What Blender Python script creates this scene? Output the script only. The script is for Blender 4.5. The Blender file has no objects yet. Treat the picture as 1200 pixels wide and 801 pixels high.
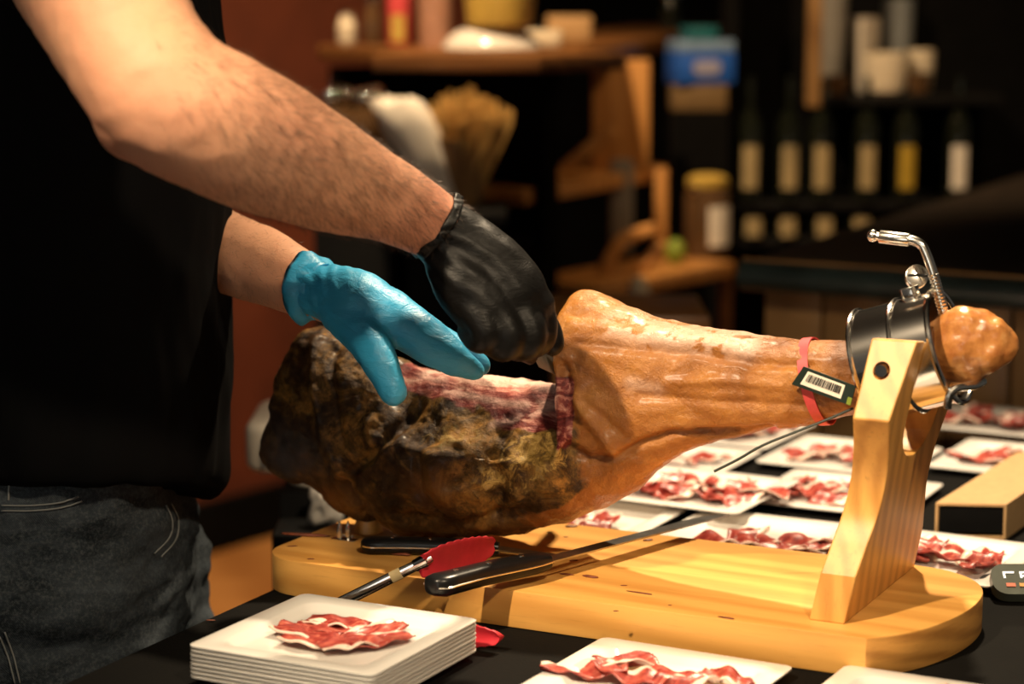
import bpy, bmesh, math, random
import numpy as np
from mathutils import Vector, Matrix, noise as mnoise
R = math.radians
scene = bpy.context.scene
COL = scene.collection
random.seed(7); RNG = np.random.default_rng(7)

# ---------------------------------------------------------------- camera
CAM_Z, PITCH, FPX = 1.56, 9.3, 2600.0
cd = bpy.data.cameras.new('camera'); cam = bpy.data.objects.new('camera', cd); COL.objects.link(cam)
cam.location = (0, 0, CAM_Z); cam.rotation_euler = (R(90 - PITCH), 0, 0)
cd.sensor_width = 36; cd.lens = FPX * 36 / 1200; cd.clip_start = .05; cd.clip_end = 60
cd.dof.use_dof = True; cd.dof.focus_distance = 2.30; cd.dof.aperture_fstop = 2.9
scene.camera = cam

# ---------------------------------------------------------------- world, lamps, exposure
w = bpy.data.worlds.new('room_air'); scene.world = w; w.use_nodes = True
w.node_tree.nodes['Background'].inputs[0].default_value = (1.0, .90, .78, 1)
w.node_tree.nodes['Background'].inputs[1].default_value = .055
vs = scene.view_settings
vs.view_transform = 'Standard'; vs.look = 'None'; vs.exposure = 0.0; vs.gamma = 1.0; vs.use_curve_mapping = False

def spot(name, loc, tgt, watts, col, ang, blend=.5, rad=.04):
    l = bpy.data.lights.new(name, 'SPOT'); l.energy = watts; l.color = col
    l.spot_size = R(ang); l.spot_blend = blend; l.shadow_soft_size = rad
    o = bpy.data.objects.new(name, l); COL.objects.link(o); o.location = loc
    o.rotation_euler = (Vector(tgt) - Vector(loc)).to_track_quat('-Z', 'Y').to_euler()
    return o
WARM = (1.0, .78, .52); AMBER = (1.0, .62, .30)
spot('assumed_ceiling_spot_key', (-.98, .98, 2.95), (.32, 2.2, 1.0), 400, WARM, 31, .9, .045)  # assumed lamp, unseen: guessed from the cast shadows
spot('assumed_ceiling_spot_rear', (.55, 3.25, 2.95), (.40, 2.5, .92), 400, WARM, 50, .6, .05)  # assumed lamp, unseen: guessed from the shank's shadow on the board
spot('assumed_ceiling_spot_front', (.75, .35, 2.95), (.0, 2.3, 1.0), 175, WARM, 46, .6, .10)  # assumed lamp, unseen: guessed from the lit front face of the board
_l = bpy.data.lights.new('assumed_cool_fill', 'AREA'); _l.shape = 'RECTANGLE'; _l.size = 1.3; _l.size_y = 1.5; _l.energy = 45; _l.color = (.74, .87, 1.0)  # unseen cool area lamp added as fill, standing for an assumed window
_o = bpy.data.objects.new('assumed_cool_fill', _l); COL.objects.link(_o); _o.location = (-1.7, -2.17, 1.6); _o.rotation_euler = (R(90), 0, R(180))
spot('added_wall_fill_spot', (0, -.6, 2.95), (0, -2.2, 1.6), 60, WARM, 110, .8, .08)  # added lamp: washes the unseen wall for front fill and steel reflections
spot('added_ceiling_spot_bar', (-.35, 4.1, 2.95), (-.1, 5.2, 1.2), 250, (1.0, .68, .38), 80, .8, .04)  # unseen lamp added to light the back bar
spot('added_ceiling_spot_shelf', (1.3, 4.3, 2.95), (.9, 5.8, 1.2), 66, AMBER, 80, .8, .04)  # unseen lamp added to light the wine shelving
spot('added_ceiling_spot_wall', (-1.3, 5.0, 2.95), (-.9, 6.2, .6), 78, AMBER, 85, .8, .05)  # unseen lamp added to brighten the red wall

# ---------------------------------------------------------------- helpers
_c, _s = math.cos(R(PITCH)), math.sin(R(PITCH))
def ray(px, py):
    x = (px - 600) / FPX; y = -(py - 400.5) / FPX
    return np.array([x, _c + y * _s, -_s + y * _c])
def WZ(px, py, z):
    r = ray(px, py); return np.array([0, 0, CAM_Z]) + r * ((z - CAM_Z) / r[2])
def WY(px, py, Y):
    r = ray(px, py); return np.array([0, 0, CAM_Z]) + r * (Y / r[1])
# frame of the ham stand: s along the board, t across it (away), z up
BO = np.array([-.2494, 2.3317, 0.]); BU = np.array([.8955, -.4450, 0.]); BV = np.array([.4450, .8955, 0.])
BTH = math.atan2(BU[1], BU[0])
TABLE_Z, BOARD_Z = .90, .94
def BP(px, py, t):                      # pixel -> (s, z) on the upright plane at distance t across the board
    r = ray(px, py); o = np.array([0, 0, CAM_Z])
    k = (BO @ BV + t - o @ BV) / (r @ BV); p = o + r * k
    return (p - BO) @ BU, p[2]
def BZ(px, py, z):
    p = WZ(px, py, z) - BO; return p @ BU, p @ BV
def PX(P):                              # (n,3) world -> pixels (authoring aid for patches on the ham)
    P = np.atleast_2d(P) - np.array([0, 0, CAM_Z])
    d = P[:, 1] * _c - P[:, 2] * _s; u = P[:, 1] * _s + P[:, 2] * _c
    return np.stack([600 + FPX * P[:, 0] / d, 400.5 - FPX * u / d], 1)

def sm(a, b, x):
    t = np.clip((np.asarray(x, float) - a) / (b - a), 0, 1); return t * t * (3 - 2 * t)
def catmull(P, sub):
    P = np.asarray(P, float); n = len(P)
    if n < 3 or sub <= 1: 
        if n == 2:
            t = np.linspace(0, 1, sub + 1)[:, None]; return P[0] * (1 - t) + P[1] * t
        return P
    out = []
    for i in range(n - 1):
        p0 = P[i - 1] if i else 2 * P[0] - P[1]; p1 = P[i]; p2 = P[i + 1]; p3 = P[i + 2] if i + 2 < n else 2 * P[-1] - P[-2]
        for t in np.arange(sub) / sub:
            out.append(.5 * (2 * p1 + (p2 - p0) * t + (2 * p0 - 5 * p1 + 4 * p2 - p3) * t * t + (3 * p1 - p0 - 3 * p2 + p3) * t ** 3))
    out.append(P[-1]); return np.array(out)
class MB:
    def __init__(s): s.v = []; s.f = []
    def add(s, V, F):
        o = len(s.v); s.v += [tuple(map(float, p)) for p in V]; s.f += [tuple(i + o for i in f) for f in F]; return s
    def loft(s, rings, cap=True, close=False):
        n = len(rings[0]); V = [p for r in rings for p in r]; F = []; m = len(rings)
        for i in range(m if close else m - 1):
            a, b = i * n, ((i + 1) % m) * n
            for j in range(n):
                k = (j + 1) % n; F.append((a + j, a + k, b + k, b + j))
        if cap and not close:
            F.append(tuple(range(n))[::-1]); F.append(tuple(range((m - 1) * n, m * n)))
        return s.add(V, F)
    def tube(s, P, r, n=10, sub=1, cap=True, up=None, flat=None, close=False, dome=False):
        """sweep; r scalar or list; flat=(ra,rb) multipliers; up fixes the frame"""
        P = np.asarray(P, float); r = np.atleast_1d(np.asarray(r, float))
        if len(r) == 1: r = np.repeat(r, len(P))
        if sub > 1:
            Q = catmull(np.hstack([P, r[:, None]]), sub); P, r = Q[:, :3], Q[:, 3]
        if dome:
            d0 = P[0] - P[1]; d0 /= np.linalg.norm(d0); d1 = P[-1] - P[-2]; d1 /= np.linalg.norm(d1)
            A = [(P[0] + d0 * r[0] * math.sin(a), r[0] * max(math.cos(a), .05)) for a in np.linspace(math.pi / 2, 0, 5)[:-1]]
            Bq = [(P[-1] + d1 * r[-1] * math.sin(a), r[-1] * max(math.cos(a), .05)) for a in np.linspace(0, math.pi / 2, 5)[1:]]
            P = np.array([a[0] for a in A] + list(P) + [b[0] for b in Bq]); r = np.array([a[1] for a in A] + list(r) + [b[1] for b in Bq])
        m = len(P); T = np.gradient(P, axis=0)
        if close: T = np.roll(P, -1, 0) - np.roll(P, 1, 0)
        T /= np.linalg.norm(T, axis=1)[:, None] + 1e-12
        if up is None: up = (0, 0, 1) if abs(T[0][2]) < .9 else (1, 0, 0)
        N = np.array(up, float); rings = []
        fa, fb = flat or (1, 1)
        for i in range(m):
            N = N - T[i] * (N @ T[i]); N /= np.linalg.norm(N) + 1e-12; Bn = np.cross(T[i], N)
            a = np.arange(n) * 2 * math.pi / n
            rings.append([P[i] + r[i] * (fa * math.cos(q) * N + fb * math.sin(q) * Bn) for q in a])
        return s.loft(rings, cap, close)
    def box(s, c, d, rot=None):
        c = np.array(c, float); h = np.array(d, float) / 2
        V = np.array([(x, y, z) for z in (-1, 1) for y in (-1, 1) for x in (-1, 1)]) * h
        if rot is not None: V = V @ np.array(rot).T
        return s.add(V + c, [(0, 2, 3, 1), (4, 5, 7, 6), (0, 1, 5, 4), (2, 6, 7, 3), (0, 4, 6, 2), (1, 3, 7, 5)])
    def lathe(s, prof, n=24, c=(0, 0, 0)):
        rings = [[(c[0] + r * math.cos(a), c[1] + r * math.sin(a), c[2] + z) for a in np.arange(n) * 2 * math.pi / n] for r, z in prof]
        return s.loft(rings)
    def prism(s, poly, z0, z1):
        return s.loft([[(x, y, z0) for x, y in poly], [(x, y, z1) for x, y in poly]])
    def ball(s, c, r, n=12, m=8, sc=(1, 1, 1)):
        c = np.array(c, float)
        rings = [[c + np.array([r * sc[0] * math.sin(t) * math.cos(a), r * sc[1] * math.sin(t) * math.sin(a), -r * sc[2] * math.cos(t)]) for a in np.arange(n) * 2 * math.pi / n] for t in np.linspace(.02, math.pi - .02, m)]
        return s.loft(rings)
    def torus(s, c, axis, r0, r1, n=40, m=10):
        axis = np.array(axis, float); axis /= np.linalg.norm(axis); a = np.cross(axis, (0, 0, 1.)) 
        if np.linalg.norm(a) < .1: a = np.cross(axis, (1., 0, 0))
        a /= np.linalg.norm(a); b = np.cross(axis, a)
        P = [np.array(c) + r0 * (math.cos(q) * a + math.sin(q) * b) for q in np.arange(n) * 2 * math.pi / n]
        return s.tube(P, r1, n=m, close=True, cap=False, up=axis)
    def mesh(s, name='mesh'):
        me = bpy.data.meshes.new(name); me.from_pydata(s.v, [], s.f); me.update(); return me
WL = {}
def link(name, me, material, parent=None, rotz=0., origin=None, smooth=35, at=None):
    """link a mesh; its origin goes to the middle of its underside unless given"""
    if isinstance(me, MB): me = me.mesh(name)
    n = len(me.vertices); co = np.empty(n * 3); me.vertices.foreach_get('co', co); co = co.reshape(-1, 3)
    if origin is None:
        lo, hi = co.min(0), co.max(0); origin = np.array([(lo[0] + hi[0]) / 2, (lo[1] + hi[1]) / 2, lo[2]])
    co = co - origin; me.vertices.foreach_set('co', co.ravel())
    bm = bmesh.new(); bm.from_mesh(me); bmesh.ops.recalc_face_normals(bm, faces=bm.faces); bm.to_mesh(me); bm.free()
    if smooth is not None:
        me.polygons.foreach_set('use_smooth', [True] * len(me.polygons))
        if smooth < 180: me.set_sharp_from_angle(angle=R(smooth))
    me.update()
    o = bpy.data.objects.new(name, me); COL.objects.link(o)
    if material is not None: me.materials.append(material)
    if parent is not None:
        o.parent = parent; o.location = Vector(origin) - Vector(WL.get(parent.name, (0, 0, 0)))
        WL[o.name] = tuple(origin)
    else:
        cz, sz = math.cos(rotz), math.sin(rotz)
        base = np.array(at if at is not None else (0, 0, 0), float)
        o.location = (base[0] + cz * origin[0] - sz * origin[1], base[1] + sz * origin[0] + cz * origin[1], base[2] + origin[2])
        o.rotation_euler = (0, 0, rotz); WL[o.name] = tuple(origin)
    return o
def tag(o, label, cat, group=None):
    o['label'] = label; o['category'] = cat
    if group: o['group'] = group
    return o
def thing(name, label, cat, loc, group=None, rotz=0., local=None):
    o = bpy.data.objects.new(name, None); COL.objects.link(o); o.location = loc; o.rotation_euler = (0, 0, rotz)
    o.empty_display_size = .05; WL[o.name] = tuple(local if local is not None else loc)
    return tag(o, label, cat, group)
def struct(name, mb, m, label=None):
    o = link(name, mb, m, smooth=None); o['kind'] = 'structure'
    if label: o['label'] = label
    return o
def dup(o, loc, rotz=None, label=None, group=None):
    c = o.copy(); COL.objects.link(c); c.location = loc
    if rotz is not None: c.rotation_euler = (0, 0, rotz)
    if label: c['label'] = label
    if group: c['group'] = group
    for ch in list(o.children):
        k = ch.copy(); COL.objects.link(k); k.parent = c
        for g in list(ch.children):
            q = g.copy(); COL.objects.link(q); q.parent = k
    return c
def modded(mb, mods):
    """mesh after modifiers; mods = [(type, {prop: value})]"""
    me = mb.mesh() if isinstance(mb, MB) else mb
    o = bpy.data.objects.new('tmp', me); COL.objects.link(o)
    for t, kw in mods:
        m = o.modifiers.new('m', t)
        for k, v in kw.items(): setattr(m, k, v)
    dg = bpy.context.evaluated_depsgraph_get(); dg.update()
    out = bpy.data.meshes.new_from_object(o.evaluated_get(dg)); bpy.data.objects.remove(o)
    return out
def fused(mb, voxel, it=6, fac=.5):
    return modded(mb, [('REMESH', dict(mode='VOXEL', voxel_size=voxel)), ('SMOOTH', dict(factor=fac, iterations=it))])
def bevelled(mb, wdt, seg=2, ang=30):
    return modded(mb, [('BEVEL', dict(width=wdt, segments=seg, limit_method='ANGLE', angle_limit=R(ang)))])
def getco(me):
    a = np.empty(len(me.vertices) * 3); me.vertices.foreach_get('co', a); return a.reshape(-1, 3)
def getno(me):
    a = np.empty(len(me.vertices) * 3); me.vertices.foreach_get('normal', a); return a.reshape(-1, 3)
def setco(me, c): me.vertices.foreach_set('co', c.ravel()); me.update()
def attr(me, name, val):
    a = me.attributes.new(name, 'FLOAT', 'POINT'); a.data.foreach_set('value', np.asarray(val, dtype=np.float32))
def fbm(P, scale, oct=4, seed=0.):
    return np.array([mnoise.fractal(Vector((p[0] * scale + seed, p[1] * scale - seed, p[2] * scale + 2 * seed)), 1.0, 2.0, oct) for p in P])
def pldist(Q, line):
    d = np.full(len(Q), 1e9); L = np.asarray(line, float)
    for a, b in zip(L[:-1], L[1:]):
        ab = b - a; t = np.clip(((Q - a) @ ab) / (ab @ ab), 0, 1)
        d = np.minimum(d, np.linalg.norm(Q - (a + t[:, None] * ab), axis=1))
    return d
def rsq(h, r, n=5, hy=None):
    hy = hy or h; P = []
    for cx, cy, a0 in ((h - r, hy - r, 0), (-h + r, hy - r, 90), (-h + r, -hy + r, 180), (h - r, -hy + r, 270)):
        for a in np.linspace(a0, a0 + 90, n): P.append((cx + r * math.cos(R(a)), cy + r * math.sin(R(a))))
    return P

# ---------------------------------------------------------------- materials
class NT:
    def __init__(s, name):
        s.m = bpy.data.materials.new(name); s.m.use_nodes = True; s.t = s.m.node_tree; s.p = s.t.nodes['Principled BSDF']
    def n(s, typ, **kw):
        x = s.t.nodes.new(typ)
        for k, v in kw.items():
            if k in x.inputs.keys() if not k.startswith('_') else False: x.inputs[k].default_value = v
            else: setattr(x, k.lstrip('_'), v)
        return x
    def l(s, a, b): s.t.links.new(a, b)
    def coords(s, scale=(1, 1, 1), rot=(0, 0, 0)):
        tc = s.n('ShaderNodeTexCoord'); mp = s.n('ShaderNodeMapping'); mp.inputs['Scale'].default_value = scale; mp.inputs['Rotation'].default_value = rot
        s.l(tc.outputs['Object'], mp.inputs['Vector']); return mp.outputs['Vector']
    def noise(s, scale, vec=None, detail=4, rough=.55, dist=0):
        x = s.n('ShaderNodeTexNoise'); x.inputs['Scale'].default_value = scale; x.inputs['Detail'].default_value = detail
        x.inputs['Roughness'].default_value = rough; x.inputs['Distortion'].default_value = dist
        s.l(vec if vec is not None else s.coords(), x.inputs['Vector']); return x.outputs['Fac']
    def ramp(s, fac, stops):
        x = s.n('ShaderNodeValToRGB'); e = x.color_ramp.elements
        while len(e) < len(stops): e.new(.5)
        for q, (p, c) in zip(e, stops): q.position = p; q.color = (*c, 1) if len(c) == 3 else c
        s.l(fac, x.inputs['Fac']); return x.outputs['Color']
    def mix(s, fac, a, b, mode='MIX'):
        x = s.n('ShaderNodeMix', data_type='RGBA', blend_type=mode)
        for sock, val in ((x.inputs[0], fac), (x.inputs[6], a), (x.inputs[7], b)):
            if isinstance(val, (int, float)): sock.default_value = val
            elif isinstance(val, tuple): sock.default_value = (*val, 1)
            else: s.l(val, sock)
        return x.outputs[2]
    def math(s, op, a, b=0.):
        x = s.n('ShaderNodeMath', operation=op)
        for sock, val in ((x.inputs[0], a), (x.inputs[1], b)):
            if isinstance(val, (int, float)): sock.default_value = val
            else: s.l(val, sock)
        return x.outputs[0]
    def attr(s, name):
        x = s.n('ShaderNodeAttribute'); x.attribute_name = name; return x.outputs['Fac']
    def bump(s, h, strength=.3, dist=.002):
        x = s.n('ShaderNodeBump'); x.inputs['Strength'].default_value = strength; x.inputs['Distance'].default_value = dist
        s.l(h, x.inputs['Height']); s.l(x.outputs[0], s.p.inputs['Normal']); return s
    def set(s, col=None, rough=None, metal=None, **kw):
        for k, v in (('Base Color', col), ('Roughness', rough), ('Metallic', metal)):
            if v is None: continue
            if isinstance(v, tuple): s.p.inputs[k].default_value = (*v, 1)
            elif isinstance(v, (int, float)): s.p.inputs[k].default_value = v
            else: s.l(v, s.p.inputs[k])
        for k, v in kw.items(): s.p.inputs[k.replace('_', ' ')].default_value = v
        return s
def simple(name, col, rough=.5, metal=0., var=.12, scale=30, bump=0., **kw):
    t = NT(name); nz = t.noise(scale)
    d = tuple(c * (1 - var) for c in col); u = tuple(min(1, c * (1 + var)) for c in col)
    t.set(t.ramp(nz, [(.3, d), (.7, u)]), rough, metal, **kw)
    if bump: t.bump(nz, bump)
    return t.m
def wood(name, light, dark, scale=(1.2, 14, 14), rot=(0, 0, 0), rough=.42, fine=1., rings=1.1, wob=6.):
    t = NT(name); v = t.coords(scale, rot)
    a = t.noise(3.2, v, 5, .6, .6); wv = t.n('ShaderNodeTexWave', wave_type='BANDS', bands_direction='DIAGONAL')
    wv.inputs['Scale'].default_value = rings; wv.inputs['Distortion'].default_value = wob; wv.inputs['Detail'].default_value = 3; wv.inputs['Detail Scale'].default_value = 1.2
    t.l(v, wv.inputs['Vector'])
    v2 = t.coords((scale[0] * 6, scale[1] * 9, scale[2] * 9), rot); fn = t.noise(3, v2, 3, .7)
    f = t.math('ADD', t.math('MULTIPLY', a, .5), t.math('MULTIPLY', wv.outputs['Fac'], .35))
    c = t.ramp(f, [(.30, light), (.72, dark)])
    c = t.mix(t.math('MULTIPLY', t.ramp(fn, [(.58, (0, 0, 0)), (.75, (1, 1, 1))]), .30 * fine), c, tuple(x * .5 for x in dark))
    t.set(c, rough); t.bump(fn, .08, .0006); return t.m
M = {}
M['board'] = wood('pine_board', (.74, .385, .096), (.55, .25, .05), (1.0, 12, 12))
M['upright'] = wood('pine_upright', (.74, .385, .096), (.50, .225, .045), (14, 14, .9), fine=1.3, rings=1.7, wob=4.)
M['end_grain'] = wood('pine_end_grain', (.62, .30, .07), (.34, .14, .028), (5, 5, 34), rings=.9, wob=4.)
M['brown_wood'] = wood('brown_shelf_wood', (.20, .085, .024), (.12, .045, .011), (2, 12, 12))
M['orange_wood'] = wood('orange_wood', (.55, .27, .08), (.40, .17, .04), (8, 8, 1.5))
M['panel_wood'] = wood('weathered_panel_wood', (.30, .17, .065), (.17, .085, .03), (3, 9, 3))
M['floor'] = wood('floor_wood', (.50, .24, .075), (.36, .15, .04), (1, 4, 4), (0, 0, .6), .5)
M['red_wall'] = simple('rust_red_plaster', (.155, .036, .014), .75, var=.2, scale=6, bump=.1)
M['black'] = simple('black_lacquer', (.004, .004, .004), .6, var=.3, Specular_IOR_Level=.2)
M['black_matte'] = simple('black_matte', (.003, .003, .003), .95, var=.3, Specular_IOR_Level=.1)
M['ceiling'] = simple('dark_ceiling', (.03, .02, .015), .9)
M['steel'] = simple('polished_steel', (.80, .77, .72), .16, 1., .06, 40)
M['chrome'] = simple('bright_chrome', (.9, .88, .84), .03, 1., .02, 40)
M['blade'] = simple('satin_blade_steel', (.36, .35, .33), .30, 1., .25, 60)
M['zinc'] = simple('zinc_plated_rod', (.82, .78, .70), .22, 1., .1, 80)
M['handle'] = simple('black_knife_plastic', (.006, .006, .0065), .30, var=.2, Specular_IOR_Level=.3)
M['red'] = simple('red_silicone', (.55, .020, .035), .55, var=.12, scale=60, bump=.1)
M['plate'] = simple('white_porcelain', (.76, .73, .68), .16, var=.015, scale=8, Coat_Weight=.3)
M['cream'] = simple('cream_ceramic', (.75, .66, .50), .35, var=.06)
M['yellow'] = simple('yellow_glaze', (.55, .38, .08), .4, var=.1)
M['kraft'] = simple('kraft_card', (.42, .26, .115), .75, var=.07, scale=80)
M['blue_box'] = simple('blue_print', (.010, .085, .42), .5, var=.08)
M['teal_box'] = simple('teal_print', (.005, .10, .12), .5)
M['white_card'] = simple('white_label', (.80, .76, .68), .6, var=.05)
M['pale_blue'] = simple('pale_blue_print', (.16, .26, .42), .5)
M['beige_label'] = simple('beige_bottle_label', (.36, .28, .14), .7, var=.12)
M['yellow_label'] = simple('yellow_bottle_label', (.42, .28, .02), .7, var=.12)
M['bottle'] = simple('dark_bottle_glass', (.008, .010, .006), .08, var=.2)
M['glass'] = simple('clear_glass', (.9, .9, .88), .03, var=.02, Transmission_Weight=.95)
M['smoke_jar'] = simple('brown_tinted_jar', (.10, .055, .025), .10, var=.2)
M['grey_cloth'] = simple('grey_cloth', (.20, .19, .17), .8)
M['lime'] = simple('lime_green_skin', (.22, .30, .03), .5)
M['tag_black'] = simple('dark_green_tag', (.006, .016, .010), .45)
M['band_red'] = simple('red_seal_band', (.62, .065, .07), .5, var=.12, scale=90)
M['white_plastic'] = simple('white_plastic', (.72, .66, .56), .4, var=.04)
M['grey_plastic'] = simple('grey_blue_plastic', (.20, .22, .23), .4, var=.1)
M['denim_thread'] = simple('denim_thread', (.16, .17, .17), .8)
M['leather'] = simple('black_shoe_leather', (.012, .010, .009), .4)
M['hair'] = simple('brown_hair', (.055, .028, .014), .6)
M['counter_edge'] = simple('dark_teal_counter_edge', (.022, .034, .034), .30, var=.3, scale=14)
M['counter_top'] = simple('dark_granite_top', (.020, .013, .008), .60, var=.5, scale=25)
t = NT('black_table_cloth'); v = t.coords((1, 1, 1)); nz = t.noise(260, v, 2); n2 = t.noise(9, v, 4)
t.set(t.mix(n2, (.0014, .0014, .0013), (.005, .0045, .0035)), .9, Specular_IOR_Level=.1); t.bump(nz, .4, .001); M['cloth'] = t.m
t = NT('black_cotton'); nz = t.noise(500, None, 2); t.set((.0045, .0045, .0048), .95, Specular_IOR_Level=.05); t.bump(nz, .2, .0006); M['shirt'] = t.m
t = NT('dark_denim'); v = t.coords((1, 1, 1)); tw = t.n('ShaderNodeTexWave', wave_type='BANDS', bands_direction='DIAGONAL'); tw.inputs['Scale'].default_value = 260; tw.inputs['Distortion'].default_value = 2
t.l(v, tw.inputs['Vector']); n1 = t.ramp(t.noise(12, t.coords((.5, .5, 1.6)), 6, .72, .6), [(.36, (0, 0, 0)), (.66, (1, 1, 1))]); n2 = t.noise(240, v, 3, .8)
c = t.mix(n1, (.005, .008, .011), (.044, .055, .067)); c = t.mix(t.math('MULTIPLY', t.ramp(n2, [(.45, (0, 0, 0)), (.7, (1, 1, 1))]), .45), c, (.11, .125, .135))
t.set(c, .9, Specular_IOR_Level=.15); t.bump(t.math('ADD', tw.outputs['Fac'], n2), .35, .001); M['denim'] = t.m
t = NT('skin'); n1 = t.noise(9, None, 4); n2 = t.noise(70, None, 4, .65); n3 = t.noise(420, None, 2)
c = t.ramp(n1, [(.3, (.60, .315, .19)), (.7, (.66, .34, .20))]); c = t.mix(t.math('MULTIPLY', t.attr('ruddy'), .75), c, (.60, .21, .135))
c = t.mix(t.math('MULTIPLY', t.ramp(n2, [(.5, (0, 0, 0)), (.75, (1, 1, 1))]), .18), c, (.46, .20, .11))
t.set(c, .58, Specular_IOR_Level=.3, Subsurface_Weight=.12, Subsurface_Scale=.01); t.p.inputs['Subsurface Radius'].default_value = (1, .35, .2)
t.bump(t.math('ADD', n2, t.math('MULTIPLY', n3, .5)), .35, .0016); M['skin'] = t.m
t = NT('blue_nitrile'); n1 = t.noise(16, None, 4); n2 = t.noise(30, t.coords((1, 1, 2.5)), 5, .7, 1.2)
t.set(t.ramp(n1, [(.3, (.020, .30, .56)), (.7, (.055, .40, .66))]), .42); t.bump(n2, .5, .004); M['blue_glove'] = t.m
t = NT('black_nitrile'); n2 = t.noise(34, t.coords((1, 1, 2.2), (0, .6, 0)), 5, .7, 1.5)
t.set((.0036, .0033, .003), .42, Specular_IOR_Level=.2); t.bump(n2, .3, .003); M['black_glove'] = t.m
# sliced ham: lean red, white fat where the slice carries it
t = NT('cured_ham_slice'); n1 = t.noise(90, t.coords((1, 2.2, 1)), 4, .6, .8); n2 = t.noise(320, None, 3)
lean = t.ramp(n1, [(.30, (.13, .013, .012)), (.52, (.33, .046, .034)), (.75, (.56, .17, .11))])
fat = t.mix(n2, (.74, .50, .40), (.84, .68, .58)); k = t.math('ADD', t.attr('fat'), t.math('MULTIPLY', t.math('SUBTRACT', n1, .5), .7))
t.set(t.mix(t.ramp(k, [(.52, (0, 0, 0)), (.66, (1, 1, 1))]), lean, fat), .34, Subsurface_Weight=.05, Subsurface_Scale=.004); t.bump(n1, .3, .0012); M['slice'] = t.m
M['scrap'] = simple('dried_ham_scrap', (.17, .045, .02), .45, var=.4, scale=150)
# the whole ham
t = NT('cured_ham'); v = t.coords()
n1 = t.noise(19, v, 7, .70, 1.0); n2 = t.noise(62, v, 6, .74, .7); n3 = t.noise(130, v, 5, .7, .6); n4 = t.noise(7, v, 4, .6)
rind = t.ramp(n1, [(.34, (.016, .0075, .003)), (.46, (.070, .032, .009)), (.54, (.19, .098, .022)), (.64, (.42, .20, .042))])
rind = t.mix(t.math('MULTIPLY', t.ramp(n2, [(.50, (0, 0, 0)), (.62, (1, 1, 1))]), .75), rind, (.014, .007, .003))
rind = t.mix(t.math('MULTIPLY', t.ramp(n3, [(.42, (0, 0, 0)), (.60, (1, 1, 1))]), .35), rind, (.010, .006, .004))
rind = t.mix(t.math('MULTIPLY', t.attr('grey'), .75), rind, t.mix(n2, (.022, .018, .018), (.20, .165, .155)))
rind = t.mix(t.math('MULTIPLY', t.attr('amber'), .8), rind, t.mix(n2, (.12, .050, .010), (.50, .22, .045)))
skin = t.ramp(t.noise(13, t.coords((.6, 1, 1)), 5, .65, .8), [(.28, (.15, .048, .009)), (.48, (.36, .135, .025)), (.70, (.54, .235, .055))])
skin = t.mix(t.math('MULTIPLY', t.ramp(n2, [(.45, (0, 0, 0)), (.75, (1, 1, 1))]), .45), skin, (.28, .085, .018))
skin = t.mix(t.attr('pale'), skin, t.mix(n2, (.66, .42, .32), (.80, .62, .50)))
skin = t.mix(t.attr('dark'), skin, (.12, .040, .012))
sk = t.math('ADD', t.attr('skin'), t.math('MULTIPLY', t.math('SUBTRACT', n1, .5), .8))
c = t.mix(t.ramp(sk, [(.42, (0, 0, 0)), (.62, (1, 1, 1))]), rind, skin)
mould = t.ramp(n2, [(.33, (.016, .010, .005)), (.47, (.22, .12, .025)), (.58, (.50, .31, .085)), (.72, (.19, .175, .12))])
mk = t.math('ADD', t.attr('mould'), t.math('MULTIPLY', t.math('SUBTRACT', n2, .5), 1.3)); c = t.mix(t.ramp(mk, [(.45, (0, 0, 0)), (.65, (1, 1, 1))]), c, mould)
sn = t.noise(15, t.coords((.75, 3.4, 3.4), (0, -.12, 0)), 6, .66, 1.3)
meat = t.ramp(sn, [(.36, (.060, .007, .007)), (.50, (.19, .026, .022)), (.56, (.42, .14, .105)), (.64, (.70, .40, .31))])
ek = t.math('ADD', t.attr('meat'), t.math('MULTIPLY', t.math('SUBTRACT', n2, .5), .5)); c = t.mix(t.ramp(ek, [(.42, (0, 0, 0)), (.58, (1, 1, 1))]), c, meat)
c = t.mix(t.attr('fatcap'), c, t.mix(n2, (.70, .40, .32), (.82, .56, .46)))
t.l(t.math('ADD', t.math('MULTIPLY', t.attr('skin'), .32), .20), t.p.inputs['Specular IOR Level'])
t.set(c, t.math('SUBTRACT', t.ramp(n2, [(.3, (.34,) * 3), (.7, (.66,) * 3)]), t.math('MULTIPLY', t.attr('skin'), .16)), Coat_Weight=.12, Coat_Roughness=.25); t.bump(t.math('ADD', t.math('MULTIPLY', n2, .7), t.math('MULTIPLY', n3, .6)), .75, .005); M['ham'] = t.m
t = NT('hoof_end'); n2 = t.noise(60, None, 4, .6); t.set(t.ramp(n2, [(.3, (.30, .10, .025)), (.55, (.48, .20, .055)), (.75, (.66, .36, .14))]), .3, Coat_Weight=.3); t.bump(n2, .4, .003); M['hoof'] = t.m
t = NT('barcode_print'); v = t.coords((1, 1, 1)); wv = t.n('ShaderNodeTexNoise'); wv.noise_dimensions = '1D'; wv.inputs['Scale'].default_value = 1.; wv.inputs['Detail'].default_value = 1
sx = t.n('ShaderNodeSeparateXYZ'); t.l(v, sx.inputs[0]); t.l(t.math('MULTIPLY', sx.outputs['X'], 900.), wv.inputs['W'])
t.set((.75, .70, .60), .5); M['barcode_paper'] = t.m
t = NT('clear_plastic_film'); n2 = t.noise(40, None, 4); t.set((.85, .80, .72), .25, Transmission_Weight=.12); t.bump(n2, .6, .004); M['film'] = t.m
t = NT('lit_digits'); t.set((.8, .8, .75), .4, Emission_Strength=.9); t.p.inputs['Emission Color'].default_value = (1, .95, .85, 1); M['lit'] = t.m
M['display'] = simple('grey_green_display', (.070, .080, .062), .25, var=.1)
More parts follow.
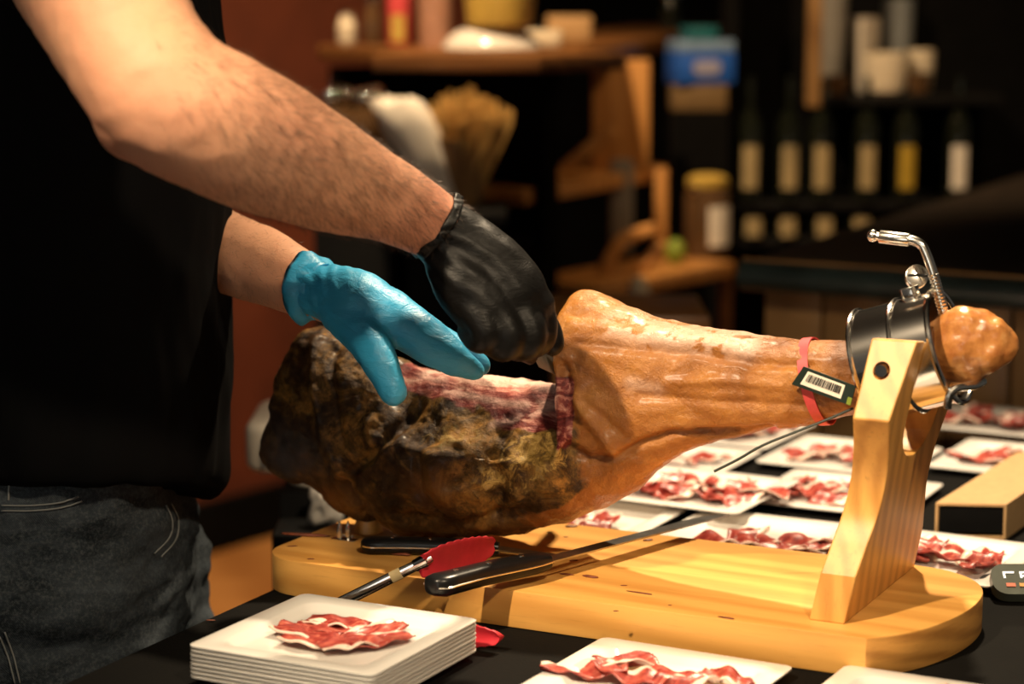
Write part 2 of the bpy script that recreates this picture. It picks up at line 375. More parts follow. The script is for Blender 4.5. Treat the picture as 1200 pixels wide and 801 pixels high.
M['orange_key'] = simple('orange_key', (.55, .10, .03), .5); M['amber_key'] = simple('amber_key', (.55, .26, .03), .5)

# ================================================================ the setting
struct('floor', MB().box((0, 3.6, -.02), (9, 10.5, .04)), M['floor'])
struct('ceiling', MB().box((0, 4.4, 3.12), (9, 9.4, .04)), M['ceiling'])
struct('wall_back', MB().box((1.2, 8.15, 1.55), (7.5, .1, 3.1)), M['black_matte'])
struct('wall_front', MB().box((0, -2.25, 1.55), (6, .1, 3.1)), simple('fill_wall_plaster', (.55, .45, .34), .8))  # unseen pale wall, added to mirror in the steel and bounce fill forward
struct('assumed_window_1', MB().box((-1.7, -2.195, .83), (1.44, .03, .06)).box((-1.7, -2.195, 2.37), (1.44, .03, .06)).box((-2.38, -2.195, 1.6), (.06, .03, 1.5)).box((-1.02, -2.195, 1.6), (.06, .03, 1.5)), M['brown_wood'])  # unseen frame added around the cool fill lamp; this window is assumed
_d = np.array([.6, .8, 0]); _a = math.atan2(.8, .6); _rz = lambda a: np.array([[math.cos(a), -math.sin(a), 0], [math.sin(a), math.cos(a), 0], [0, 0, 1]])
_p = np.array([-.89, 5.87, 0]) + _d * -.25 + np.array([-.8, .6, 0]) * .06
struct('wall_left', MB().box(_p + (0, 0, 1.55), (3.1, .1, 3.1), _rz(_a)), M['red_wall'])
_p = np.array([-.89, 5.87, 0]) + _d * -.25
struct('baseboard_left', MB().box(_p + (0, 0, .07), (3.1, .04, .14), _rz(_a)), M['black_matte'])

# ---------------------------------------------------------------- the black-clothed table
E0, E1 = np.array([-.437, 2.024]), np.array([-.256, 2.390])          # its left edge
ed = (E1 - E0) / np.linalg.norm(E1 - E0); en = np.array([ed[1], -ed[0]])
c0 = E0 - ed * .95; c1 = E0 + ed * 1.42
tbl = thing('banquet_table', 'long table draped in black cloth under the ham and plates', 'table', (.35, 2.2, 0))
wd = 1.75
def tpt(a, b): return c0 + ed * a + en * b
def clothrings():
    L = 2.37; rings = []
    def per(off, z, wob):
        P = []
        for (a0, b0, a1, b1) in ((0, 0, L, 0), (L, 0, L, wd), (L, wd, 0, wd), (0, wd, 0, 0)):
            for t in np.arange(40) / 40:
                a = a0 + (a1 - a0) * t; b = b0 + (b1 - b0) * t
                ca, cb = a - L / 2, b - wd / 2
                q = tpt(L / 2 + ca * (1 + off / L * 2), wd / 2 + cb * (1 + off / wd * 2))
                k = wob * .018 * math.sin(a * 31 + b * 27 + 2 * math.sin(a * 9)); 
                q = q + (q - tpt(L / 2, wd / 2)) / 1.2 * k
                P.append((q[0], q[1], z))
        return P
    rings = [per(-.4, TABLE_Z, 0), per(-.02, TABLE_Z, 0), per(-.006, TABLE_Z - .003, 0), per(.0, TABLE_Z - .012, .1), per(.012, .72, .5), per(.02, .45, .9), per(.03, .12, 1.1)]
    return rings
mb = MB(); rg = clothrings(); mb.loft(rg, cap=False); n = len(rg[0]); mb.f.append(tuple(range(n)))
link('tablecloth', mb, M['cloth'], tbl)
mb = MB(); q = [tpt(a, b) for a, b in ((.03, .03), (2.34, .03), (2.34, wd - .03), (.03, wd - .03))]; mb.prism([tuple(x) for x in q], .868, .893)
link('table_top', mb, M['black_matte'], tbl)
for a, b in ((.1, .1), (2.27, .1), (2.27, wd - .1), (.1, wd - .1)):
    x = tpt(a, b); link('leg', MB().tube([(x[0], x[1], 0), (x[0], x[1], .868)], .02, n=10), M['black'], tbl)

# ================================================================ ham stand (local frame: s, t, z)
stand = thing('ham_stand', 'pine ham holder with curved upright and chrome clamp ring', 'ham stand', (BO[0], BO[1], TABLE_Z), rotz=BTH, local=(0, 0, TABLE_Z))
def arc(cx, cy, r, a0, a1, n=10): return [(cx + r * math.cos(R(a)), cy + r * math.sin(R(a))) for a in np.linspace(a0, a1, n)]
out = arc(.02, .05, .05, 270, 180, 8)[::-1]
poly = arc(.015, .05, .05, 180, 270, 8) + [(.655, 0)] + [tuple(q) for q in catmull([(.657, .0015), (.690, .045), (.710, .10), (.718, .16), (.712, .215), (.690, .255), (.655, .278), (.620, .284)], 7)] + arc(.02, .233, .05, 90, 180, 8)
bb = link('base_board', bevelled(MB().prism(poly, TABLE_Z + .0005, BOARD_Z), .0016, 2, 50), M['board'], stand, smooth=24)
bb.data.materials.append(M['end_grain'])
for f_ in bb.data.polygons:
    if f_.normal.x > .42 and abs(f_.normal.z) < .3: f_.material_index = 1

# upright plank: solve the front edge of its outline from the leaning plane
LEAN = .20
def upt(px, py):                                    # point on the plank's right face -> (t, h)
    r = ray(px, py); o = np.array([0, 0, CAM_Z]); nrm = BU - np.array([0, 0, LEAN]); p0 = BO + BU * .622 + np.array([0, 0, BOARD_Z])
    k = ((p0 - o) @ nrm) / (r @ nrm); p = o + r * k; return (p - BO) @ BV, p[2] - BOARD_Z
edge = [upt(*q) for q in ((990, 728), (1003, 676), (1016, 640), (1030, 600), (1039, 560), (1042, 520), (1042, 494), (1058, 447), (1075, 400))]
edge[0] = (edge[0][0], 0.)
edge = [edge[0]] + [tuple(q) for q in catmull(edge[1:7], 6)] + [edge[8]]
tc = .155; front = [(min(a, tc - .06), max(h, 0)) for a, h in edge]; H = front[-1][1]
innerw = .060
top_i = tc - innerw
notch = [(tc - innerw + .004 * 0, H - .004)] + [(tc - innerw * math.cos(R(a)), H - .085 - innerw * .75 * math.sin(R(a))) for a in np.linspace(0, 180, 15)] + [(tc + innerw, H - .004)]
outline = front + notch + [(2 * tc - a, h) for a, h in front[::-1]]
kink = front[-2][1]
def up3(t, h, k): return (.622 - (.036 + .009 * float(sm(kink, H, h))) * k + LEAN * h, t, BOARD_Z + h)
mb = MB().loft([[up3(t_, h, 0) for t_, h in outline], [up3(t_, h, 1) for t_, h in outline]])
hole_t, hole_h = None, None
up_me = bevelled(mb, .0015, 2)
# pivot hole through the front prong
_, hz = BP(1031, 430, front[-1][0] + .004); hs = .622 - .0205 + LEAN * (hz - BOARD_Z) - .004
cut = MB().tube([(hs, front[-2][0] - .03, hz), (hs, tc - innerw + .01, hz)], .0085, n=20)
co = bpy.data.objects.new('cutter', cut.mesh()); COL.objects.link(co)
up_me = modded(up_me, [('BOOLEAN', dict(operation='DIFFERENCE', object=co, solver='EXACT'))]); bpy.data.objects.remove(co)
upo = link('upright', up_me, M['upright'], stand, smooth=12)
link('pivot_bolt', MB().tube([(hs, front[-2][0] + .020, hz), (hs, tc - innerw + .002, hz)], .0062, n=14), M['steel'], stand)
# clamp ring
ax0 = np.array([*BP(1020, 428, tc)]); ax1 = np.array([*BP(1112, 405, tc)])
C0 = np.array([ax0[0], tc, ax0[1]]); C1 = np.array([ax1[0], tc, ax1[1]]); AX = (C1 - C0) / np.linalg.norm(C1 - C0); LEN = np.linalg.norm(C1 - C0)
UPV = np.array([-AX[2], 0, AX[0]]); SIDE = np.array([0, 1., 0])
def cyl_shell(mb, a, b, ro, ri, n=56):
    ring = lambda s_, r_: [C0 + AX * s_ + r_ * (math.cos(q) * UPV + math.sin(q) * SIDE) for q in np.arange(n) * 2 * math.pi / n]
    mb.loft([ring(a, ro), ring(b, ro), ring(b, ri), ring(a, ri)], close=True); return mb
RR = .0565
clamp = link('clamp_ring', cyl_shell(MB(), 0, LEN, RR, RR - .0022), M['steel'], stand)
for s_ in (.001, LEN * .52, LEN):
    link('rim', MB().torus(C0 + AX * s_, AX, RR + .0008, .0032 if s_ > LEN * .9 else .0024, 56, 8), M['steel'], clamp)
for sg in (-1, 1):
    q = C0 + AX * LEN * .4 + SIDE * sg * RR
    link('pivot_boss', MB().tube([q - SIDE * sg * .002, q + SIDE * sg * .004], .011, n=20), M['steel'], clamp)
# clamp screw with the bent handle
def LP(px, py, t): s_, z = BP(px, py, t); return np.array([s_, t, z])
ts = tc - .004
rodp = [LP(1112, 388, ts), LP(1101, 346, ts), LP(1093, 318, ts), LP(1085, 296, ts), LP(1079, 286, ts), LP(1068, 281, ts), LP(1050, 279, ts), LP(1034, 277, ts)]
screw = link('clamp_screw', MB().tube(rodp, .0048, n=12, sub=4), M['zinc'], stand)
mb = MB(); a, b = rodp[0], rodp[2]; nT = 18
for i in range(nT):
    q = a + (b - a) * (i / nT); mb.torus(q, b - a, .0049, .0009, 14, 5)
link('thread', mb, M['zinc'], screw)
link('handle_sleeve', bevelled(MB().tube([LP(1066, 281, ts), LP(1031, 277, ts)], .0066, n=16), .0008), M['zinc'], screw)
mb = MB().tube([LP(1031, 277, ts), LP(1027, 276.5, ts)], .0042, n=12); mb.ball(LP(1023, 276, ts), .0062, 14, 10); link('ball_end', mb, M['zinc'], screw)
q = C0 + AX * (LEN * .72) + UPV * RR
link('nut', bevelled(MB().tube([q - UPV * .003, q + UPV * .010], .0105, n=6), .001), M['steel'], clamp)
q = LP(1074, 324, tc + .012); dv = np.array([.35, -.75, .35]); dv /= np.linalg.norm(dv)
kb = link('lock_knob', bevelled(MB().tube([q - dv * .006, q + dv * .005], .0115, n=24), .001), M['zinc'], clamp)
sd = np.cross(dv, (0, 0, 1)); sd /= np.linalg.norm(sd)
link('knob_slot', MB().tube([q + dv * .0052 - sd * .0095, q + dv * .0052 + sd * .0095], .0013, n=6), M['black'], kb)
mb = MB().tube([LP(1110, 478, tc - .05), LP(1113, 462, tc - .05), LP(1122, 454, tc - .045), LP(1140, 452, tc - .03), LP(1152, 447, tc)], .0042, n=10, sub=3)
link('spring_hook', mb, M['zinc'], clamp)
# pins at the wide end that the ham is pushed onto
for px in (398, 408):
    s_, t_ = BZ(px, 632, BOARD_Z)
    link('spike', MB().lathe([(.0030, -.002), (.0030, .012), (.0018, .018), (.0003, .022)], 10, (s_, t_, BOARD_Z)), M['steel'], stand)
s_, t_ = BZ(403, 631, BOARD_Z)
link('spike_plate', bevelled(MB().box((s_ + .004, t_, BOARD_Z + .001), (.030, .022, .002)), .0006), M['steel'], stand)
s_, t_ = BZ(432, 622, BOARD_Z)
link('rest_peg', MB().lathe([(.017, 0), (.0165, .006), (.014, .014), (.013, .026), (.011, .034), (.006, .038), (.0005, .039)], 20, (s_, t_, BOARD_Z)), M['upright'], stand)

# ================================================================ the ham (same local frame)
T0 = .150
ST = [  # top px, bottom px, half thickness
 (306, 528, 306, 540, .010), (313, 505, 321, 552, .024), (325, 465, 347, 562, .034), (335, 428, 374, 571, .042), (347, 402, 393, 588, .048),
 (365, 384, 412, 601, .054), (392, 384, 438, 612, .061), (420, 397, 465, 622, .067), (450, 417, 490, 626, .071), (485, 432, 525, 628, .074),
 (525, 438, 560, 627, .075), (570, 441, 595, 624, .075), (620, 446, 630, 618, .073), (664, 452, 660, 610, .070), (680, 444, 678, 605, .068),
 (676, 412, 693, 600, .064), (663, 382, 706, 595, .060), (666, 353, 720, 589, .056), (682, 341, 738, 578, .053), (705, 346, 757, 565, .051),
 (740, 362, 776, 548, .049), (780, 375, 800, 531, .046), (830, 385, 835, 518, .042), (880, 391, 882, 508, .039), (930, 396, 930, 499, .036),
 (980, 400, 985, 488, .033), (1030, 397, 1035, 480, .031), (1070, 387, 1078, 468, .031), (1100, 374, 1110, 456, .033)]
rows = []
for a, b, c, d, th in ST: rows.append([*BP(a, b, T0), *BP(c, d, T0), th])
rows = catmull(rows, 4); rings = []
for (s1, z1, s0, z0, th) in rows:
    ring = []
    for q in np.arange(44) * 2 * math.pi / 44:
        ca, sa = math.cos(q), math.sin(q); pw = .86
        h = math.copysign(abs(ca) ** pw, ca); g = math.copysign(abs(sa) ** pw, sa)
        ring.append(((s1 + s0) / 2 + (s1 - s0) / 2 * h, T0 + th * g, (z1 + z0) / 2 + (z1 - z0) / 2 * h))
    rings.append(ring)
ham_me = fused(MB().loft(rings), .0027, 6)
P = getco(ham_me)
sA, _ = BP(455, 440, T0); sB, _ = BP(702, 440, T0); tops = np.array([[*BP(x, y, T0)] for x, y in ((455, 428), (485, 431), (525, 436), (570, 440), (620, 445), (664, 451), (700, 455))])
zt = np.interp(P[:, 0], tops[:, 0], tops[:, 1]) + .004 + np.minimum((P[:, 1] - (T0 + .012)), .006) * math.tan(R(43)); zt += .0022 * np.sin(P[:, 0] * 70 + P[:, 1] * 90)
_f = np.stack([P[:, 0], np.full(len(P), T0), P[:, 2]], 1); _q = PX(BO + _f[:, :1] * BU + _f[:, 1:2] * BV + _f[:, 2:] * np.array([0, 0, 1.]))
lim = 1 - sm(640, 655, _q[:, 0]) * sm(447, 437, _q[:, 1])
wcut = lim * sm(sA - .01, sA + .05, P[:, 0]) * (1 - sm(sB - .030, sB - .002, P[:, 0]))
over = P[:, 2] - zt; over = .5 * (over + np.sqrt(over ** 2 + .004 ** 2)); P[:, 2] -= over * wcut
setco(ham_me, P); P = getco(ham_me); Nn = getno(ham_me)
flatP = np.stack([P[:, 0], np.full(len(P), T0), P[:, 2]], 1)
Q = PX(BO + flatP[:, :1] * BU + flatP[:, 1:2] * BV + flatP[:, 2:] * np.array([0, 0, 1.]))
g = lambda line, wpx: np.exp(-(pldist(Q, line) / wpx) ** 2)
qx, qy = Q[:, 0], Q[:, 1]
nb = fbm(P, 14, 4, 3.1); nf = fbm(P, 45, 3, 1.7)
skin = sm(-22, 22, qx - np.interp(qy, [340, 430, 470, 520, 560, 600], [640, 676, 700, 712, 700, 640]) + nb * 22)
meat = sm(sA + .0, sA + .03, P[:, 0]) * (1 - sm(sB - .012, sB + .001, P[:, 0])) * sm(-12, 12, np.interp(qx, [470, 520, 600, 650, 690], [450, 464, 484, 494, 508]) - qy + nb * 16) * (1 - sm(645, 662, qx) * sm(440, 424, qy))
na = fbm(P * np.array([.55, 1, 1]), 34, 4, 8.3)
D = .0026 * na * skin - .0055 * nb * (1 - .75 * skin) * (1 - .6 * meat) + .0032 * nf * (1 - .6 * skin)
for line, wp, dp in (([(388, 395), (402, 450), (424, 515), (438, 548)], 7, .0055), ([(410, 400), (420, 450), (436, 510)], 7, -.0045),
    ([(436, 552), (462, 528), (490, 500), (505, 470)], 8, -.006), ([(446, 545), (476, 528), (500, 502)], 6, .0035), ([(430, 560), (445, 590), (452, 622)], 8, -.010),
    ([(545, 530), (560, 560)], 20, .009), ([(528, 520), (530, 560), (545, 590)], 7, -.006), ([(600, 520), (620, 550), (610, 590)], 12, -.006), ([(480, 590), (560, 602), (640, 590)], 9, -.004),
    ([(335, 470), (350, 500), (380, 520)], 8, .004), ([(360, 500), (400, 510)], 6, -.004),
    ([(692, 512), (712, 528), (742, 526), (770, 512), (800, 502), (850, 500), (910, 498)], 6, -.006), ([(690, 455), (716, 480), (733, 505), (740, 522)], 9, .006), ([(705, 460), (728, 478), (752, 505)], 6, -.003),
    ([(700, 395), (760, 402), (830, 408), (900, 420), (960, 424)], 6, -.0035), ([(800, 440), (860, 438), (930, 445)], 7, .0035), ([(770, 455), (850, 462), (960, 470)], 6, -.003), ([(690, 372), (760, 385), (860, 402)], 9, .003),
    ([(684, 420), (690, 445), (698, 480)], 6, -.008), ([(690, 425), (700, 412), (690, 395)], 7, -.003)):
    D += dp * (1.5 if line[0][0] < 660 else 1.15) * g(line, wp * .85)
setco(ham_me, P + Nn * D[:, None])
attr(ham_me, 'skin', skin); attr(ham_me, 'meat', meat)
attr(ham_me, 'fatcap', np.clip(g([(500, 437), (570, 443), (640, 451), (672, 456)], 6) * (1 - skin) * sm(-.3, .2, nf + .25) + .65 * g([(530, 456), (570, 464), (610, 470), (650, 470)], 3.2) * (nf > -.25) + .6 * g([(596, 490), (630, 482), (668, 470)], 4) * (nf > -.15), 0, 1))
attr(ham_me, 'mould', np.clip(1.0 * np.exp(-((qx - 672) / 44) ** 2 - ((qy - 505) / 32) ** 2) + .5 * np.exp(-((qx - 560) / 60) ** 2 - ((qy - 500) / 22) ** 2) + .6 * np.exp(-((qx - 620) / 50) ** 2 - ((qy - 550) / 26) ** 2) + .3 * np.exp(-((qx - 480) / 60) ** 2 - ((qy - 560) / 40) ** 2), 0, 1) * (1 - skin) * (1 - .7 * meat))
attr(ham_me, 'grey', np.exp(-((qx - 360) / 50) ** 2 - ((qy - 525) / 30) ** 2))
attr(ham_me, 'amber', np.clip(np.exp(-((qx - 310) / 16) ** 2 - ((qy - 540) / 20) ** 2) + .9 * np.exp(-((qx - 400) / 40) ** 2 - ((qy - 580) / 24) ** 2) + .8 * np.exp(-((qx - 545) / 26) ** 2 - ((qy - 555) / 24) ** 2) + .5 * g([(470, 615), (560, 622), (640, 612)], 14), 0, 1))
attr(ham_me, 'pale', np.clip(.85 * g([(735, 376), (790, 390), (885, 400)], 13) * (nf > -.35) + .5 * g([(760, 440), (790, 448)], 8), 0, 1) * .8)
attr(ham_me, 'dark', np.clip(.8 * sm(965, 990, qx) * sm(460, 400, qy) + .7 * g([(828, 500), (845, 507), (870, 505)], 8) + .5 * g([(700, 520), (740, 530)], 7) + .4 * g([(700, 395), (740, 402)], 7), 0, 1))
ham = link('whole_ham', ham_me, M['ham'], rotz=BTH, at=BO, smooth=180)
tag(ham, 'whole cured ham leg, partly carved, clamped on the pine stand', 'ham')
# knuckle end past the clamp ring
mb = MB(); hp = [(1096, 420, .028), (1112, 412, .035), (1128, 405, .038), (1144, 402, .036), (1158, 403, .031), (1166, 404, .024)]
mb.tube([LP(x, y, T0) for x, y, r_ in hp], [r_ for *_, r_ in hp], n=28, sub=4, dome=True, up=(0, 0, 1), flat=(1.0, .82))
for x, y, t_, r_ in ((1130, 378, T0 - .008, .019), (1164, 390, T0 - .004, .017), (1160, 416, T0 - .008, .018), (1134, 428, T0 - .006, .018)): mb.ball(LP(x, y, t_), r_)
me = fused(mb, .003, 22); P = getco(me); Nn = getno(me); setco(me, P + Nn * (.0028 * fbm(P, 45, 4))[:, None])
WL[ham.name] = tuple(WL[ham.name])
k = link('knuckle_end', me, M['hoof'], ham, smooth=180)

# red seal band and barcode tag on the shank
mb = MB(); ring = []
sb, zb = BP(952, 446, T0)
ctr = LP(953, 447, T0); axd = LP(985, 443, T0) - LP(920, 448, T0); axd /= np.linalg.norm(axd); upd = np.array([-axd[2], 0, axd[0]])
def bandring(off, ry, rz): return [ctr + axd * off + rz * math.cos(q) * upd + ry * math.sin(q) * SIDE + axd * .010 * (1 - math.cos(q)) * .5 for q in np.arange(48) * 2 * math.pi / 48]
mb.loft([bandring(-.0055, .0372, .0455), bandring(.0055, .0372, .0455), bandring(.0055, .0357, .0440), bandring(-.0055, .0357, .0440)], close=True)
band = link('seal_band', mb, M['band_red'], rotz=BTH, at=BO); tag(band, 'red paper seal band wrapped around the ham shank', 'band')
tt = T0 - .044
cor = [LP(942, 429, tt), LP(1003, 452, tt - .004), LP(997, 475, tt - .006), LP(928, 450, tt)]
tagt = thing('barcode_tag', 'black tag with white barcode label tied to the ham shank', 'tag', BO + BU * cor[3][0] + BV * cor[3][1] + np.array([0, 0, cor[3][2]]), rotz=BTH, local=cor[3])
def quad_slab(c, th, bul=0., nn=8):
    top = []; nrm = np.cross(c[1] - c[0], c[3] - c[0]); nrm /= np.linalg.norm(nrm)
    if nrm[1] > 0: nrm = -nrm
    F_, B_ = [], []
    for j in range(2):
        for i in range(nn + 1):
            u = i / nn; p = (c[0] * (1 - u) + c[1] * u) * (1 - j) + (c[3] * (1 - u) + c[2] * u) * j + nrm * bul * math.sin(math.pi * u)
            F_.append(p + nrm * th / 2); B_.append(p - nrm * th / 2)
    m = nn + 1; V = F_ + B_; o = 2 * m; F = []
    for i in range(nn):
        F += [(i, i + 1, m + i + 1, m + i), (o + i, o + m + i, o + m + i + 1, o + i + 1), (i, o + i, o + i + 1, i + 1), (m + i, m + i + 1, o + m + i + 1, o + m + i)]
    F += [(0, m, o + m, o), (m - 1, o + m - 1, o + 2 * m - 1, 2 * m - 1)]
    return MB().add(V, F), nrm
mb, nrm = quad_slab(cor, .0016, 0); tb = link('tag_body', mb, M['tag_black'], tagt)
def uv(u, v_): return (cor[0] * (1 - u) + cor[1] * u) * (1 - v_) + (cor[3] * (1 - u) + cor[2] * u) * v_ + nrm * .0009
lab = [uv(.10, .14), uv(.80, .14), uv(.80, .82), uv(.10, .82)]
mb, _n = quad_slab([uv(.12, .14), uv(.82, .14), uv(.82, .84), uv(.12, .84)], .0006, 0); pl = link('barcode_label', mb, M['barcode_paper'], tagt)
mb = MB(); x = .17; rb = random.Random(3)
while x < .77:
    wv_ = rb.choice((.008, .008, .014, .02)); 
    q = [uv(x, .24) + nrm * .0011, uv(x + wv_, .24) + nrm * .0011, uv(x + wv_, .62) + nrm * .0011, uv(x, .62) + nrm * .0011]
    s2, _ = quad_slab(q, .0002, 0, 1); mb.add(s2.v, s2.f); x += wv_ + rb.choice((.008, .012, .018))
link('barcode_bars', mb, M['black'], pl)
mb, _ = quad_slab([uv(.93, .62), uv(1.0, .62), uv(1.0, .98), uv(.93, .98)], .002, 0, 1); link('green_corner', mb, M['lime'], tagt)
tl = [LP(1000, 478, tt), LP(975, 489, tt - .004), LP(940, 503, tt - .012), LP(895, 521, tt - .02), LP(865, 538, tt - .025), LP(837, 552, tt - .03)]
link('tie_tail', MB().tube(tl, .0014, n=8, sub=4), M['tag_black'], tagt)

# ================================================================ plates and slices
def plate_mesh():
    prof = [(.0, .004), (.066, .004), (.074, .0050), (.079, .0100), (.083, .0112), (.1005, .0120), (.1020, .0115), (.1020, .0100), (.0995, .0090), (.083, .0082), (.079, .0070), (.074, .0020), (.066, .001), (.0, .001)]
    rings = []
    for h, z in prof: rings.append([(x, y, z) for x, y in rsq(max(h, .001), max(h * .09, .0001) if h > .09 else max(h * .2, .0001))])
    return MB().loft(rings).mesh('plate')
plate0 = None
def plate(x, y, z, rot, label, group=None):
    global plate0
    if plate0 is None:
        o = plate0 = link('square_plate', plate_mesh(), M['plate'], smooth=40); o.location = (x, y, z); o.rotation_euler = (0, 0, rot)
    else:
        o = plate0.copy(); COL.objects.link(o); o.location = (x, y, z); o.rotation_euler = (0, 0, rot)
        if 'group' in o: del o['group']
    tag(o, label, 'plate', group); return o
def slice_mesh(seed, L=.075, Wd=.032, fold=.006, fat_side=1):
    rg = random.Random(seed); nx, ny = 22, 8; V = []; fatv = []; ph = rg.uniform(0, 6); k1 = rg.uniform(55, 85)
    curl = rg.uniform(-.25, .25)
    for i in range(nx + 1):
        u = i / nx; x = (u - .5) * L
        taper = (.55 + .45 * math.sin(math.pi * min(max(u, .04), .96)) ** .6)
        for j in range(ny + 1):
            v = j / ny - .5
            edge = 1 + .13 * mnoise.noise(Vector((u * 5 + seed, 9 * (v > 0), seed)))
            y = v * Wd * taper * edge + curl * x * x * 8
            z = fold * (.55 * math.sin(x * k1 + ph + v * 2.2) + .45 * math.sin(x * k1 * 2.3 + v * 5 + ph)) + .0035 * mnoise.noise(Vector((u * 4 + seed, v * 4, 2.))) + .35 * fold * (2 * v) ** 2
            V.append((x, y, z)); e = v * 2 * fat_side
            fatv.append(sm(.45, .85, e + .25 * mnoise.noise(Vector((u * 6 + seed, .3, 0)))) * .9 + .28 * max(0, mnoise.noise(Vector((u * 3 + seed, v * 12, 5)))) * 1.4 + .1)
    F = [(i * (ny + 1) + j, (i + 1) * (ny + 1) + j, (i + 1) * (ny + 1) + j + 1, i * (ny + 1) + j + 1) for i in range(nx) for j in range(ny)]
    me = MB().add(V, F).mesh('slice'); attr(me, 'fat', np.array(fatv, dtype=float).ravel())
    me = modded(me, [('SOLIDIFY', dict(thickness=.0013, offset=0))])
    c = getco(me); c[:, 2] -= c[:, 2].min(); setco(me, c); return me
SLM = [slice_mesh(i * 3.7 + 1, .062 + .007 * (i % 4), .030 + .005 * (i % 3), .005 + .0012 * (i % 3), 1 if i % 2 else -1) for i in range(9)]
SLM += [slice_mesh(i * 5.3 + 40, .064 + .004 * i, .036, .0018, 1 if i % 2 else -1) for i in range(5)]
slice0 = {}
ORD = ('leftmost', 'second', 'third', 'fourth', 'fifth', 'sixth', 'seventh', 'eighth', 'ninth', 'tenth', 'eleventh', 'twelfth', 'thirteenth')
def slices(x, y, z, rot, spots, label, group):
    c_, s_ = math.cos(rot), math.sin(rot)
    spots = sorted(spots, key=lambda q: (x + c_ * q[0] - s_ * q[1]) / (y + s_ * q[0] + c_ * q[1]))
    for si, (dx, dy, da, k, dz) in enumerate(spots):
        k = k % len(SLM)
        if k not in slice0:
            o = slice0[k] = link('ham_slice', SLM[k], M['slice'], origin=np.zeros(3), smooth=180)
        else:
            o = slice0[k].copy(); COL.objects.link(o)
        o.location = (x + c_ * dx - s_ * dy, y + s_ * dx + c_ * dy, z + .0043 + dz); o.rotation_euler = (0, 0, rot + da)
        tag(o, ORD[si] + (' ' if si == 0 else ' from the left, ') + label, 'ham slice', group)
def auto_spots(seed, n=5, sx=.05, sy=.03):
    rg = random.Random(seed); out = []
    for i in range(n):
        out.append(((i - (n - 1) / 2) * 2.5 * sx / n + rg.uniform(-.006, .006), (1 if i % 2 else -1) * rg.uniform(.25, 1.2) * sy, rg.uniform(-.5, .5) + (1.2 if i % 3 == 1 else 0), rg.choice((0, 1, 2, 3, 4, 5, 6, 7, 8)), .0015 * (i % 3)))
    return out
# the stack in front
pc = (np.array([-.311, 2.014]) + np.array([-.216, 2.197]) + np.array([-.027, 2.099]) + np.array([-.123, 1.929])) / 4
pr = math.atan2(2.099 - 2.197, -.027 + .216)
NST = 8
for i in range(NST):
    top = i == NST - 1
    plate(pc[0] + (0 if top else random.uniform(-.0006, .0006)), pc[1] + (0 if top else random.uniform(-.0006, .0006)), TABLE_Z + .0006 + i * .0042, pr + (0 if top else random.uniform(-.002, .002)),
          'white square plate on top of the front stack holding ham slices' if top else f'white square plate, {("lowest", "second from the bottom", "third from the bottom", "fourth from the bottom", "third below the top", "second below the top", "directly below the top plate")[i]} in the front stack', None if top else 'stacked plates at the front')
zt_ = TABLE_Z + .0006 + (NST - 1) * .0042
slices(pc[0], pc[1], zt_, pr, [(-.020, .036, .12, 9, 0), (-.022, .014, .02, 10, .0008), (-.028, -.010, -.05, 11, .0016), (.026, .024, 1.25, 12, .0010), (.000, -.030, .12, 13, .0020), (.046, .004, 1.1, 10, .0018), (.030, -.022, .9, 9, .0024)],
       'thin ham slice fanned on the top plate of the stack', 'slices on the stacked plate')
# plates round the board: centre from two opposite corners, seen on the table
def plate_at(px, py, z, rot, label, seed, slab, n=5, sx=.05, sy=.03, off=(0, 0)):
    c = WZ(px, py, z + .008) if px > 2 else BO + BU * px + BV * py
    plate(c[0], c[1], z, rot, label)
    slices(c[0] + off[0], c[1] + off[1], z, rot, auto_spots(seed, n, sx, sy), slab, slab.replace('thin ham slice', 'slices'))
TZ = TABLE_Z + .0006
plate_at(765, 799, TZ, pr - .02, 'white square plate of ham slices at the bottom edge before the board', 11, 'thin ham slice on the plate before the board', 6, .06, .022, (.0, .012))
plate_at(1075, 836, TZ, pr + .0, 'white square plate whose corner peeks in under the board end', 12, 'thin ham slice on the plate peeking in under the board end', 3, .03, .02)
plate_at(0.382, .435, TZ, pr + .02, 'white square plate of ham just behind the board, lowest of the overlapping pair', 13, 'thin ham slice on the lower plate of the overlapping pair', 8, .055, .022, (.02, -.045))
plate_at(815, 573, TZ + .0122, pr - .03, 'white square plate of ham overlapping another, directly behind the shank', 14, 'thin ham slice on the overlapping plate behind the shank', 12, .065, .032, (.012, -.015))
plate_at(0.160, .435, TZ, pr + .01, 'white square plate tucked behind the belly of the ham', 15, 'thin ham slice on the plate behind the ham belly', 5, .05, .03, (-.02, -.03))
plate_at(0.408, .698, TZ, pr + .02, 'white square plate of ham crossing behind the wooden upright', 16, 'thin ham slice on the plate behind the upright', 6, .055, .03, (-.035, 0))
plate_at(0.345, .918, TZ, pr - .01, 'white square plate of ham left of the upright, second row', 17, 'thin ham slice on the second row plate', 5, .05, .025, (-.01, 0))
plate_at(0.128, 1.008, TZ, pr - .02, 'white square plate of ham under the shank, far row', 18, 'thin ham slice on the far row plate under the shank', 6, .055, .03)
plate_at(0.125, .787, TZ, pr + .01, 'white square plate beneath the shank beside the ham belly', 19, 'thin ham slice on the plate beneath the shank', 4, .05, .03)
plate_at(1170, 493, TZ, pr - .04, 'white square plate of ham at the far right by the bar', 20, 'thin ham slice on the far right plate', 6, .06, .03)
plate_at(0.562, .995, TZ, pr - .01, 'white square plate of ham right of the upright before the bar', 21, 'thin ham slice on the plate right of the upright', 6, .05, .02)
plate_at(0.596, .442, TZ, pr - .03, 'white square plate of ham beside the board end, right of the upright', 23, 'thin ham slice on the plate beside the board end', 5, .05, .02, (.01, -.005))

